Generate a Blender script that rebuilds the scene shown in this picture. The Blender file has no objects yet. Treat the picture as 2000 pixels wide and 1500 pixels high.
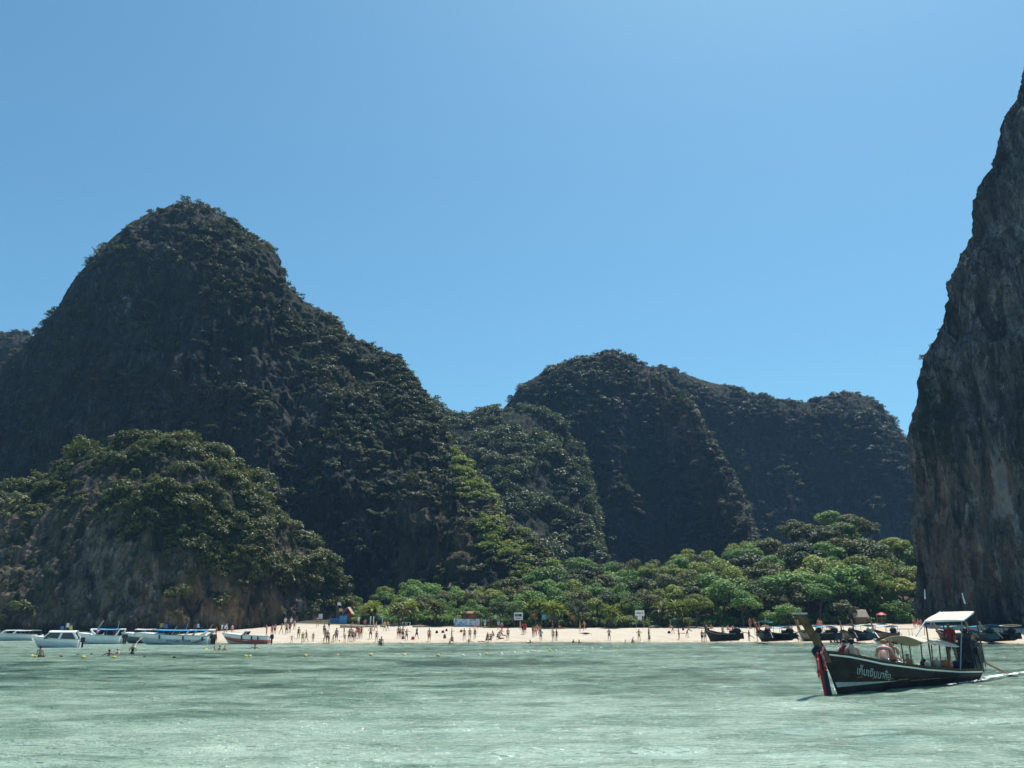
import bpy, bmesh, math, random
import numpy as np
from mathutils import Vector, Matrix

scene = bpy.context.scene
COL = scene.collection
R = math.radians

# ------------------------------------------------------------------ camera, sky, sun, exposure
F_PX = 1650.0                      # focal length in photograph pixels (2000 wide)
PITCH = R(15.83)
CAM = np.array([0.0, 0.0, 2.8])
cam_data = bpy.data.cameras.new('camera')
cam_data.sensor_fit = 'HORIZONTAL'
cam_data.angle = 2*math.atan(1000.0/F_PX)
cam_data.clip_start = 0.2
cam_data.clip_end = 12000
cam = bpy.data.objects.new('camera', cam_data)
cam.location = CAM
cam.rotation_euler = (math.pi/2 + PITCH, 0, 0)
COL.objects.link(cam)
scene.camera = cam

SUN_EL, SUN_AZ = R(66), R(30)      # azimuth from +Y (ahead of the camera) towards +X
world = bpy.data.worlds.new('World')
scene.world = world
world.use_nodes = True
wn = world.node_tree
wn.nodes.clear()
sky = wn.nodes.new('ShaderNodeTexSky')
sky.sky_type = 'NISHITA'
sky.sun_disc = False
sky.sun_elevation = SUN_EL
sky.sun_rotation = SUN_AZ
sky.altitude = 0
sky.air_density = 1.0
sky.dust_density = 1.0
sky.ozone_density = 8.0
bg = wn.nodes.new('ShaderNodeBackground')
bg.inputs['Strength'].default_value = 0.1
wo = wn.nodes.new('ShaderNodeOutputWorld')
tint = wn.nodes.new('ShaderNodeMix')       # even colour balance of the photograph, over the whole sky
tint.data_type = 'RGBA'
tint.blend_type = 'MULTIPLY'
tint.inputs[0].default_value = 1.0
tint.inputs[7].default_value = (0.82, 1.18, 1.04, 1)
wn.links.new(sky.outputs[0], tint.inputs[6])
wn.links.new(tint.outputs[2], bg.inputs['Color'])
wn.links.new(bg.outputs[0], wo.inputs['Surface'])

sun_data = bpy.data.lights.new('sun', 'SUN')
sun_data.energy = 5.0
sun_data.angle = R(0.53)
sun_data.color = (1.0, 0.95, 0.87)
sun = bpy.data.objects.new('sun', sun_data)
S = Vector((math.sin(SUN_AZ)*math.cos(SUN_EL), math.cos(SUN_AZ)*math.cos(SUN_EL), math.sin(SUN_EL)))
sun.rotation_euler = (-S).to_track_quat('-Z', 'Y').to_euler()
sun.location = (0, 100, 300)
COL.objects.link(sun)

scene.view_settings.view_transform = 'Standard'
scene.view_settings.look = 'None'
scene.view_settings.exposure = 0.45
scene.view_settings.gamma = 1.0
scene.view_settings.use_curve_mapping = False
scene.cycles.use_denoising = True
scene.cycles.max_bounces = 6
scene.cycles.transparent_max_bounces = 4
scene.cycles.volume_bounces = 0

# ------------------------------------------------------------------ helpers: pixels to places
CP, SP = math.cos(PITCH), math.sin(PITCH)
def ray(px, py):
    xc = (np.asarray(px, float)-1000)/F_PX
    yc = (750-np.asarray(py, float))/F_PX
    return xc, CP - yc*SP, SP + yc*CP
def at(px, py, Y):
    """the point at distance Y ahead that is seen at that pixel of the photograph"""
    dx, dy, dz = ray(px, py)
    t = np.asarray(Y, float)/dy
    return np.stack([CAM[0]+t*dx, CAM[1]+t*dy, CAM[2]+t*dz], -1)
def on_level(px, py, z=0.0):
    dx, dy, dz = ray(px, py)
    t = (z-CAM[2])/dz
    return np.stack([CAM[0]+t*dx, CAM[1]+t*dy, CAM[2]+t*dz], -1)
def project(P):
    P = np.asarray(P, float)-CAM
    d = P[..., 1]*CP + P[..., 2]*SP
    u = -P[..., 1]*SP + P[..., 2]*CP
    return 1000+F_PX*P[..., 0]/d, 750-F_PX*u/d

# ------------------------------------------------------------------ helpers: noise
def _hash(ix, iy, iz, seed):
    h = (ix.astype(np.int64)*374761393 + iy.astype(np.int64)*668265263 + iz.astype(np.int64)*2147483647 + seed*1274126177) & 0xFFFFFFFF
    h = ((h ^ (h >> 13))*1274126177) & 0xFFFFFFFF
    h = ((h ^ (h >> 16))*2246822519) & 0xFFFFFFFF
    return (h ^ (h >> 15)) & 0xFFFFFFFF
def vnoise(P, seed=0):
    """smooth value noise in -1..1"""
    P = np.asarray(P, float)
    i = np.floor(P).astype(np.int64)
    f = P-i
    f = f*f*f*(f*(f*6-15)+10)
    out = np.zeros(P.shape[:-1])
    for dx in (0, 1):
        wx = f[..., 0] if dx else 1-f[..., 0]
        for dy in (0, 1):
            wy = f[..., 1] if dy else 1-f[..., 1]
            for dz in (0, 1):
                wz = f[..., 2] if dz else 1-f[..., 2]
                out += wx*wy*wz*(_hash(i[..., 0]+dx, i[..., 1]+dy, i[..., 2]+dz, seed)/2147483648.0-1)
    return out
def fbm(P, octaves=4, seed=0, gain=0.5):
    P = np.asarray(P, float)
    a, s, n = 1.0, 0.0, 0.0
    for k in range(octaves):
        s = s + a*vnoise(P*(2.03**k)+k*17.3, seed+k)
        n += a
        a *= gain
    return s/n
def ridged(P, octaves=4, seed=0):
    P = np.asarray(P, float)
    a, s, n = 1.0, 0.0, 0.0
    for k in range(octaves):
        s = s + a*(1-np.abs(vnoise(P*(2.1**k)+k*11.1, seed+k))*1.6)
        n += a
        a *= 0.5
    return s/n
def sstep(a, b, x):
    t = np.clip((np.asarray(x, float)-a)/(b-a), 0, 1)
    return t*t*(3-2*t)

# ------------------------------------------------------------------ helpers: materials
def new_mat(name):
    m = bpy.data.materials.new(name)
    m.use_nodes = True
    nt = m.node_tree
    nt.nodes.clear()
    out = nt.nodes.new('ShaderNodeOutputMaterial')
    return m, nt, out
def N(nt, typ, **kw):
    n = nt.nodes.new(typ)
    for k, v in kw.items():
        if k.startswith('i_'):
            key = k[2:]
            n.inputs[int(key) if key.isdigit() else key.replace('_', ' ')].default_value = v
        else:
            setattr(n, k, v)
    return n
def mixrgb(nt, fac, a, b, mode='MIX'):
    n = nt.nodes.new('ShaderNodeMix')
    n.data_type = 'RGBA'
    n.blend_type = mode
    for sock, v in ((n.inputs[0], fac), (n.inputs[6], a), (n.inputs[7], b)):
        if hasattr(v, 'is_output'):
            nt.links.new(v, sock)
        elif isinstance(v, (int, float)):
            sock.default_value = v
        else:
            sock.default_value = (*v, 1) if len(v) == 3 else v
    return n.outputs[2]
def math_n(nt, op, a, b=None, clamp=False):
    n = nt.nodes.new('ShaderNodeMath')
    n.operation = op
    n.use_clamp = clamp
    for k, v in enumerate((a, b)):
        if v is None:
            continue
        if hasattr(v, 'is_output'):
            nt.links.new(v, n.inputs[k])
        else:
            n.inputs[k].default_value = v
    return n.outputs[0]
def ramp(nt, fac, stops, interp='LINEAR'):
    n = nt.nodes.new('ShaderNodeValToRGB')
    n.color_ramp.interpolation = interp
    el = n.color_ramp.elements
    while len(el) < len(stops):
        el.new(0.5)
    for e, (p, c) in zip(el, stops):
        e.position = p
        e.color = (*c, 1) if len(c) == 3 else c
    nt.links.new(fac, n.inputs[0])
    return n.outputs[0]
def ramp1(nt, fac, a, b):
    n = nt.nodes.new('ShaderNodeMapRange')
    n.interpolation_type = 'SMOOTHSTEP'
    n.inputs[1].default_value = a
    n.inputs[2].default_value = b
    nt.links.new(fac, n.inputs[0])
    return n.outputs[0]
def coords(nt, scale=(1, 1, 1), kind='Object', rot=(0, 0, 0)):
    tc = nt.nodes.new('ShaderNodeTexCoord')
    mp = nt.nodes.new('ShaderNodeMapping')
    mp.inputs['Scale'].default_value = scale
    mp.inputs['Rotation'].default_value = rot
    nt.links.new(tc.outputs[kind], mp.inputs[0])
    return mp.outputs[0]
def noise(nt, vec, scale=1.0, detail=4.0, rough=0.55, dist=0.0):
    n = nt.nodes.new('ShaderNodeTexNoise')
    n.inputs['Scale'].default_value = scale
    n.inputs['Detail'].default_value = detail
    n.inputs['Roughness'].default_value = rough
    n.inputs['Distortion'].default_value = dist
    nt.links.new(vec, n.inputs['Vector'])
    return n.outputs[0]
def attr(nt, name):
    n = nt.nodes.new('ShaderNodeAttribute')
    n.attribute_name = name
    return n.outputs['Fac']
def bump(nt, h, strength=0.5, dist=0.1, normal=None):
    n = nt.nodes.new('ShaderNodeBump')
    n.inputs['Strength'].default_value = strength
    n.inputs['Distance'].default_value = dist
    nt.links.new(h, n.inputs['Height'])
    if normal is not None:
        nt.links.new(normal, n.inputs['Normal'])
    return n.outputs[0]
def principled(nt, out, color, rough=0.8, spec=0.3, normal=None, metallic=0.0):
    p = nt.nodes.new('ShaderNodeBsdfPrincipled')
    for sock, v in (('Base Color', color), ('Roughness', rough), ('Metallic', metallic)):
        if hasattr(v, 'is_output'):
            nt.links.new(v, p.inputs[sock])
        elif isinstance(v, (int, float)):
            p.inputs[sock].default_value = v
        else:
            p.inputs[sock].default_value = (*v, 1)
    p.inputs['Specular IOR Level'].default_value = spec
    if normal is not None:
        nt.links.new(normal, p.inputs['Normal'])
    nt.links.new(p.outputs[0], out.inputs['Surface'])
    return p

_plain = {}
def plain(name, color, rough=0.6, spec=0.3, var=0.18, scale=6.0, metallic=0.0, bmp=0.0):
    """a painted or natural surface: its colour with uneven wear"""
    if name in _plain:
        return _plain[name]
    m, nt, out = new_mat(name)
    v = coords(nt)
    n1 = noise(nt, v, scale, 5, 0.6)
    dark = tuple(c*(1-var*1.6) for c in color)
    lite = tuple(min(1, c*(1+var)) for c in color)
    c = ramp(nt, n1, [(0.3, dark), (0.7, lite)])
    nrm = bump(nt, n1, 0.4, bmp) if bmp else None
    principled(nt, out, c, rough, spec, nrm, metallic)
    _plain[name] = m
    return m

# ------------------------------------------------------------------ helpers: objects
def set_props(o, label=None, cat=None, group=None, kind=None):
    if label: o['label'] = label
    if cat: o['category'] = cat
    if group: o['group'] = group
    if kind: o['kind'] = kind
    return o
def mesh_np(name, V, F, smooth=True):
    me = bpy.data.meshes.new(name)
    V = np.asarray(V, np.float32).reshape(-1, 3)
    F = np.asarray(F, np.int32)
    nf, k = F.shape
    me.vertices.add(len(V))
    me.vertices.foreach_set('co', V.ravel())
    me.loops.add(nf*k)
    me.loops.foreach_set('vertex_index', F.ravel())
    me.polygons.add(nf)
    me.polygons.foreach_set('loop_start', np.arange(0, nf*k, k, dtype=np.int32))
    me.polygons.foreach_set('use_smooth', np.full(nf, smooth, bool))
    me.update(calc_edges=True)
    return me
def add_attr(me, name, vals):
    a = me.attributes.new(name, 'FLOAT', 'POINT')
    a.data.foreach_set('value', np.asarray(vals, np.float32).ravel())
def link(name, me, mat=None, parent=None):
    o = bpy.data.objects.new(name, me)
    COL.objects.link(o)
    if mat is not None and me is not None and len(me.materials) == 0:
        me.materials.append(mat)
    if parent is not None:
        o.parent = parent
    return o
def empty(name, loc, rz=0.0):
    o = bpy.data.objects.new(name, None)
    o.location = loc
    o.rotation_euler = (0, 0, rz)
    o.empty_display_size = 0.3
    COL.objects.link(o)
    return o
def grid_faces(nu, nv):
    i = np.arange(nu*nv).reshape(nv, nu)
    return np.stack([i[:-1, :-1], i[:-1, 1:], i[1:, 1:], i[1:, :-1]], -1).reshape(-1, 4)

class MB:
    """collects simple solids and links them as one mesh"""
    def __init__(self):
        self.v, self.f = [], []
    def add(self, V, F):
        b = len(self.v)
        self.v += [tuple(map(float, p)) for p in V]
        self.f += [tuple(b+int(i) for i in f) for f in F]
        return self
    def box(self, c, s, rz=0.0, taper=1.0, M=None):
        x, y, z = s[0]/2, s[1]/2, s[2]/2
        P = [(-x, -y, -z), (x, -y, -z), (x, y, -z), (-x, y, -z), (-x*taper, -y*taper, z), (x*taper, -y*taper, z), (x*taper, y*taper, z), (-x*taper, y*taper, z)]
        cs, sn = math.cos(rz), math.sin(rz)
        P = [(p[0]*cs-p[1]*sn, p[0]*sn+p[1]*cs, p[2]) for p in P]
        if M is not None:
            P = [tuple(M @ Vector(p)) for p in P]
        P = [(p[0]+c[0], p[1]+c[1], p[2]+c[2]) for p in P]
        return self.add(P, [(3, 2, 1, 0), (4, 5, 6, 7), (0, 1, 5, 4), (1, 2, 6, 5), (2, 3, 7, 6), (3, 0, 4, 7)])
    def tube(self, pts, r, n=8, cap=True):
        pts = [np.asarray(p, float) for p in pts]
        rs = r if hasattr(r, '__len__') else [r]*len(pts)
        rings = []
        for k, p in enumerate(pts):
            d = pts[min(k+1, len(pts)-1)]-pts[max(k-1, 0)]
            d = d/(np.linalg.norm(d)+1e-9)
            a = np.array([0, 0, 1.0]) if abs(d[2]) < 0.9 else np.array([1.0, 0, 0])
            u = np.cross(d, a); u /= np.linalg.norm(u)
            w = np.cross(d, u)
            rings.append([p+rs[k]*(math.cos(t)*u+math.sin(t)*w) for t in np.linspace(0, 2*math.pi, n, endpoint=False)])
        V = [q for rg in rings for q in rg]
        F = []
        for k in range(len(pts)-1):
            for j in range(n):
                F.append((k*n+j, k*n+(j+1) % n, (k+1)*n+(j+1) % n, (k+1)*n+j))
        if cap:
            F.append(tuple(range(n)))
            F.append(tuple((len(pts)-1)*n+j for j in reversed(range(n))))
        return self.add(V, F)
    def lathe(self, prof, n=12, c=(0, 0, 0)):
        V, F = [], []
        for (r, z) in prof:
            for t in np.linspace(0, 2*math.pi, n, endpoint=False):
                V.append((c[0]+r*math.cos(t), c[1]+r*math.sin(t), c[2]+z))
        for k in range(len(prof)-1):
            for j in range(n):
                F.append((k*n+j, k*n+(j+1) % n, (k+1)*n+(j+1) % n, (k+1)*n+j))
        F.append(tuple(reversed(range(n))))
        F.append(tuple((len(prof)-1)*n+j for j in range(n)))
        return self.add(V, F)
    def blob(self, c, s, n=10, m=6, seed=0, rough=0.0):
        V, F = [], []
        rnd = random.Random(seed)
        for k in range(m+1):
            ph = math.pi*k/m
            for j in range(n):
                t = 2*math.pi*j/n
                q = 1+rough*(rnd.random()-0.5)*(1 if 0 < k < m else 0)
                V.append((c[0]+s[0]*q*math.sin(ph)*math.cos(t), c[1]+s[1]*q*math.sin(ph)*math.sin(t), c[2]+s[2]*q*math.cos(ph)))
        for k in range(m):
            for j in range(n):
                F.append((k*n+j, (k+1)*n+j, (k+1)*n+(j+1) % n, k*n+(j+1) % n))
        return self.add(V, F)
    def sheet(self, P, th=0.03):
        """a thin solid from a grid P[i][j] of points: thickness th downward"""
        P = np.asarray(P, float)
        nv, nu = P.shape[:2]
        top = P.reshape(-1, 3)
        bot = top-np.array([0, 0, th])
        F = [tuple(f) for f in grid_faces(nu, nv)]
        b = nu*nv
        F += [tuple(b+i for i in reversed(f)) for f in F[:]]
        rim = [(0, j) for j in range(nu)]+[(i, nu-1) for i in range(1, nv)]+[(nv-1, j) for j in range(nu-2, -1, -1)]+[(i, 0) for i in range(nv-2, 0, -1)]
        idx = [i*nu+j for i, j in rim]
        for k in range(len(idx)):
            a, c = idx[k], idx[(k+1) % len(idx)]
            F.append((a, b+a, b+c, c))
        return self.add(np.concatenate([top, bot]), F)
    def prism(self, poly, h, axis='y', c=(0, 0, 0)):
        """a flat outline poly (x,z) given thickness h along y (or (x,y) along z)"""
        n = len(poly)
        V = []
        for s in (-h/2, h/2):
            for (a, b) in poly:
                V.append((c[0]+a, c[1]+s, c[2]+b) if axis == 'y' else (c[0]+a, c[1]+b, c[2]+s) if axis == 'z' else (c[0]+s, c[1]+a, c[2]+b))
        F = [tuple(range(n)), tuple(reversed(range(n, 2*n)))]
        for k in range(n):
            F.append((k, n+k, n+(k+1) % n, (k+1) % n))
        return self.add(V, F)
    def mesh(self, name, smooth=False):
        me = bpy.data.meshes.new(name)
        me.from_pydata(self.v, [], self.f)
        bm = bmesh.new()
        bm.from_mesh(me)
        bmesh.ops.recalc_face_normals(bm, faces=bm.faces)
        bm.to_mesh(me)
        bm.free()
        if smooth:
            me.polygons.foreach_set('use_smooth', np.ones(len(me.polygons), bool))
        return me
    def build(self, name, mat, parent=None, smooth=False):
        return link(name, self.mesh(name, smooth), mat, parent)

# ------------------------------------------------------------------ the lie of the land
SHX = np.array([-2000, -260, -110, -70, -48, -41, -30, 0, 20, 45, 60, 75, 90, 140, 2000], float)
SHY = np.array([185, 185, 168, 158, 140, 127, 129, 137, 138.5, 136, 130, 127, 124, 110, 60], float)
def shore(x):
    return np.interp(x, SHX, SHY)
def land_z(x, y):
    x = np.asarray(x, float); y = np.asarray(y, float)
    d = y-shore(x)
    up = np.interp(d, [0, 4, 12, 22, 32, 60, 120, 400, 4000], [0, 0.42, 1.02, 1.62, 2.15, 4.2, 8.0, 16, 20])
    dn = np.interp(-d, [0, 3, 12, 60, 200, 4000], [0, -0.32, -0.9, -1.9, -5, -9])
    z = np.where(d > 0, up, dn)
    # the wooded hill behind the beach
    px, py = project(np.stack([x, np.maximum(y, 40), z], -1))
    hill = 17*np.exp(-((px-1655)/150)**2)*sstep(178, 236, y)*(1-sstep(262, 330, y))
    hill += 7*np.exp(-((px-1400)/190)**2)*sstep(176, 225, y)*(1-sstep(255, 320, y))
    hill += 5*np.exp(-((px-1000)/160)**2)*sstep(185, 235, y)*(1-sstep(255, 320, y))
    z = z+np.where(d > 15, hill, 0)
    return z
def on_land(px, py, y0=112.0, y1=172.0):
    """where the sight line of a pixel meets the sand"""
    dx, dy, dz = ray(px, py)
    Y = np.linspace(y0, y1, 1201)
    t = Y/dy
    X, Z = t*dx, CAM[2]+t*dz
    L = np.maximum(land_z(X, Y), 0.0)
    k = np.nonzero(Z <= L)[0]
    k = k[0] if len(k) else len(Y)-1
    return np.array([X[k], Y[k], L[k]])

def axis_pts(segs):
    out = []
    for a, b, n in segs:
        out += list(np.linspace(a, b, n, endpoint=False))
    return np.array(out+[segs[-1][1]])
gx = axis_pts([(-1400, -300, 16), (-300, -110, 30), (-110, 110, 300), (110, 300, 30), (300, 1400, 16)])
gy = axis_pts([(-600, -60, 8), (-60, 100, 30), (100, 185, 200), (185, 340, 60), (340, 900, 20), (900, 1500, 8)])
GX, GY = np.meshgrid(gx, gy)
GZ = land_z(GX, GY)
P = np.stack([GX, GY, GZ], -1)
fine = np.exp(-((GX)/150)**2)*sstep(-1, 4, GY-shore(GX))
GZ = GZ+fine*(0.09*fbm(P*0.22, 3, 5)+0.05*fbm(P*0.9, 3, 9))
ground_me = mesh_np('ground', np.stack([GX, GY, GZ], -1), grid_faces(len(gx), len(gy)))
veg_ln = np.interp(GX, [-120, -75, -55, -40, -20, 10, 40, 60, 75, 90], [150, 160, 172, 167, 165.5, 166.5, 168, 168, 166, 150])
add_attr(ground_me, 'forest', sstep(-1.5, 3.0, GY-veg_ln+2.5*fbm(P*0.15, 3, 2)))
add_attr(ground_me, 'wet', 1-sstep(0.02, 0.28, GZ+0.05*fbm(P*0.3, 2, 7)))
m, nt, out = new_mat('beach_sand')
v = coords(nt)
n1 = noise(nt, v, 0.35, 6, 0.65)
n2 = noise(nt, v, 4.0, 6, 0.7)
c = ramp(nt, n1, [(0.25, (0.40, 0.345, 0.27)), (0.6, (0.49, 0.43, 0.345)), (0.8, (0.55, 0.49, 0.41))])
c = mixrgb(nt, attr(nt, 'wet'), c, (0.36, 0.27, 0.16))
spk = ramp1(nt, noise(nt, v, 9.0, 2, 0.5), 0.62, 0.70)
c = mixrgb(nt, math_n(nt, 'MULTIPLY', spk, 0.35), c, (0.25, 0.18, 0.11))
litter = ramp(nt, n2, [(0.3, (0.03, 0.028, 0.018)), (0.7, (0.10, 0.08, 0.05))])
c = mixrgb(nt, attr(nt, 'forest'), c, litter)
principled(nt, out, c, 0.9, 0.15, bump(nt, n2, 0.6, 0.06))
ground = link('ground', ground_me, m)
set_props(ground, 'pale sand beach running up to the dark floor of the wood', 'beach', kind='structure')

# ------------------------------------------------------------------ the sea
sx = axis_pts([(-1390, -160, 10), (-160, 160, 420), (160, 1390, 10)])
sy = list(np.linspace(-590, 8, 8))
yv, st = 8.3, 0.10
while yv < 150:
    sy.append(yv)
    yv += st
    st = min(st*1.010, 0.75)
sy += list(np.linspace(155, 260, 8))
sy = np.array(sy)
WX, WY = np.meshgrid(sx, sy)
P = np.stack([WX*0.55, WY, np.zeros_like(WX)], -1)
wz = 0.10*fbm(P*np.array([0.3, 0.5, 1]), 3, 31)+0.10*fbm(P*np.array([1.1, 1.7, 1]), 2, 37)
wz *= sstep(-6, 6, WY)*(1-sstep(100, 150, WY)*0.7)*(np.abs(WX) < 170)
sea_me = mesh_np('sea', np.stack([WX, WY, wz], -1), grid_faces(len(sx), len(sy)))
m, nt, out = new_mat('shallow_sea_water')
v = coords(nt)
# the bed as it shows through: pale sand with darker weed, in long bands
bed = noise(nt, coords(nt, (0.05, 0.085, 1)), 1.0, 5, 0.6, 0.5)
bed2 = noise(nt, coords(nt, (0.24, 0.46, 1)), 1.0, 5, 0.65, 0.3)
bed3 = noise(nt, coords(nt, (0.45, 1.6, 1)), 1.0, 4, 0.65, 0.2)
mixn = math_n(nt, 'ADD', math_n(nt, 'MULTIPLY', bed, 0.45), math_n(nt, 'ADD', math_n(nt, 'MULTIPLY', bed2, 0.40), math_n(nt, 'MULTIPLY', bed3, 0.17)))
sep = nt.nodes.new('ShaderNodeSeparateXYZ')
tc = nt.nodes.new('ShaderNodeTexCoord')
nt.links.new(tc.outputs['Object'], sep.inputs[0])
weed = math_n(nt, 'MULTIPLY', ramp1(nt, sep.outputs[1], 22, 46), math_n(nt, 'SUBTRACT', 1.0, math_n(nt, 'MULTIPLY', ramp1(nt, sep.outputs[0], 8, -45), ramp1(nt, sep.outputs[1], 80, 100))))
lvl = math_n(nt, 'SUBTRACT', mixn, math_n(nt, 'MULTIPLY', weed, 0.075))
c = ramp(nt, lvl, [(0.36, (0.045, 0.088, 0.062)), (0.42, (0.130, 0.215, 0.158)), (0.52, (0.290, 0.400, 0.320)), (0.68, (0.42, 0.53, 0.44))])
w1 = noise(nt, coords(nt, (0.9, 2.4, 1)), 1.0, 4, 0.6, 0.3)
w2 = noise(nt, coords(nt, (3.2, 6.5, 1)), 1.0, 3, 0.6, 0.2)
nrm = bump(nt, w1, 1.0, 0.35)
nrm = bump(nt, w2, 1.0, 0.12, nrm)
p = principled(nt, out, c, 0.12, 0.5, nrm)
p.inputs['IOR'].default_value = 1.33
sea = link('sea', sea_me, m)
set_props(sea, 'rippled pale turquoise shallow water with darker weedy streaks', 'sea', kind='structure')

# ------------------------------------------------------------------ rock
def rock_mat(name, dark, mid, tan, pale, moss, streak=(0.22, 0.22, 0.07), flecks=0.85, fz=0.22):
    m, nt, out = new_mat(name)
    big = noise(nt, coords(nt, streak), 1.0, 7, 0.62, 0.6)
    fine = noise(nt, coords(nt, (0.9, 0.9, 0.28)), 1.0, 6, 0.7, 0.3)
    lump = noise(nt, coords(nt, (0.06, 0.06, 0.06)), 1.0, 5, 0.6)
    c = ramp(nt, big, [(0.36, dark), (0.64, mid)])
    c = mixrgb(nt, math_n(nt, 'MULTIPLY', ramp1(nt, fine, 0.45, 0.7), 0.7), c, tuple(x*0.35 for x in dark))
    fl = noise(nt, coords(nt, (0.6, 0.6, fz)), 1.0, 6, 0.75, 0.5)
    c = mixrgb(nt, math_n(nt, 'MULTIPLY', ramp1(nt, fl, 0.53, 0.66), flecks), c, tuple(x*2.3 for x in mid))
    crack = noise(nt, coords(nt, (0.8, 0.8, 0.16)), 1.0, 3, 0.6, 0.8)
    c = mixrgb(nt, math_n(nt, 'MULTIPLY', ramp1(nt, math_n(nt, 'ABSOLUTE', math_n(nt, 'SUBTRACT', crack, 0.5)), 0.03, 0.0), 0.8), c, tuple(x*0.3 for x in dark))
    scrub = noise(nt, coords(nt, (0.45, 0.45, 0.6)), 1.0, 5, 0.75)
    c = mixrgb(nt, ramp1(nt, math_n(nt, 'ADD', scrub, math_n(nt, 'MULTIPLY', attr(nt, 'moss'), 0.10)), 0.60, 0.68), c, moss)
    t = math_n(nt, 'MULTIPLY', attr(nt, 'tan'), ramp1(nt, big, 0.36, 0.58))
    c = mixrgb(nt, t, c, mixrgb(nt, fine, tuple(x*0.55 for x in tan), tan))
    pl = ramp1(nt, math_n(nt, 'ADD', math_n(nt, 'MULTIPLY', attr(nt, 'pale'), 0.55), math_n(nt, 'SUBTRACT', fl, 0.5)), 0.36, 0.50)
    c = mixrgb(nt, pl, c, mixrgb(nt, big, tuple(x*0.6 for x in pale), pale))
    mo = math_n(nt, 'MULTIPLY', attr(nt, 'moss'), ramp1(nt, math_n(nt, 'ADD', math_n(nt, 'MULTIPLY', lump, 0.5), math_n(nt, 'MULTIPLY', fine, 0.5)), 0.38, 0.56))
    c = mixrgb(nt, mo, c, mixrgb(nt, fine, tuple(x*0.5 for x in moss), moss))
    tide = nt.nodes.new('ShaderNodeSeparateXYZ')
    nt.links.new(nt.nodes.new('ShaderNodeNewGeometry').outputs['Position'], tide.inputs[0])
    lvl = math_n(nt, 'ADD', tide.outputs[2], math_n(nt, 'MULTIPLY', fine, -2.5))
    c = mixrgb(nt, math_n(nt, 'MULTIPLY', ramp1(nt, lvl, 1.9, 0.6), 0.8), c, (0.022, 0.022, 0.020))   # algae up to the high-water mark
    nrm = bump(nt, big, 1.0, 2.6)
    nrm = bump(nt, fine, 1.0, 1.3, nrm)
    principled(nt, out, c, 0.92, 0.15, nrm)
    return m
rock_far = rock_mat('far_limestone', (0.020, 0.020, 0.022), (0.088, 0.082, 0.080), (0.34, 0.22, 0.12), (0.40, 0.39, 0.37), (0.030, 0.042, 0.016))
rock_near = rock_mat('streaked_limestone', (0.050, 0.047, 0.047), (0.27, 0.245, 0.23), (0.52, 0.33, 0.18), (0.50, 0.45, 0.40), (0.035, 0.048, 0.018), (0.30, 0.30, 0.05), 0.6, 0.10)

def poly_mask(px, py, poly):
    """soft-edged inside test in the photograph's plane"""
    poly = np.asarray(poly, float)
    x, y = np.asarray(px, float), np.asarray(py, float)
    ins = np.zeros(x.shape, bool)
    dmin = np.full(x.shape, 1e9)
    n = len(poly)
    for k in range(n):
        (x0, y0), (x1, y1) = poly[k], poly[(k+1) % n]
        cond = ((y0 > y) != (y1 > y))
        xin = (x1-x0)*(y-y0)/((y1-y0) if y1 != y0 else 1e-9)+x0
        ins ^= cond & (x < xin)
        tt = np.clip(((x-x0)*(x1-x0)+(y-y0)*(y1-y0))/((x1-x0)**2+(y1-y0)**2+1e-9), 0, 1)
        dmin = np.minimum(dmin, np.hypot(x-x0-tt*(x1-x0), y-y0-tt*(y1-y0)))
    return np.clip(0.5+np.where(ins, dmin, -dmin)/40.0, 0, 1)

def smooth_line(pts, n):
    pts = np.asarray(pts, float)
    s = np.concatenate([[0], np.cumsum(np.hypot(np.diff(pts[:, 0]), np.diff(pts[:, 1])))])
    u = np.linspace(0, s[-1], n)
    return np.stack([np.interp(u, s, pts[:, k]) for k in range(pts.shape[1])], -1)

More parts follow.
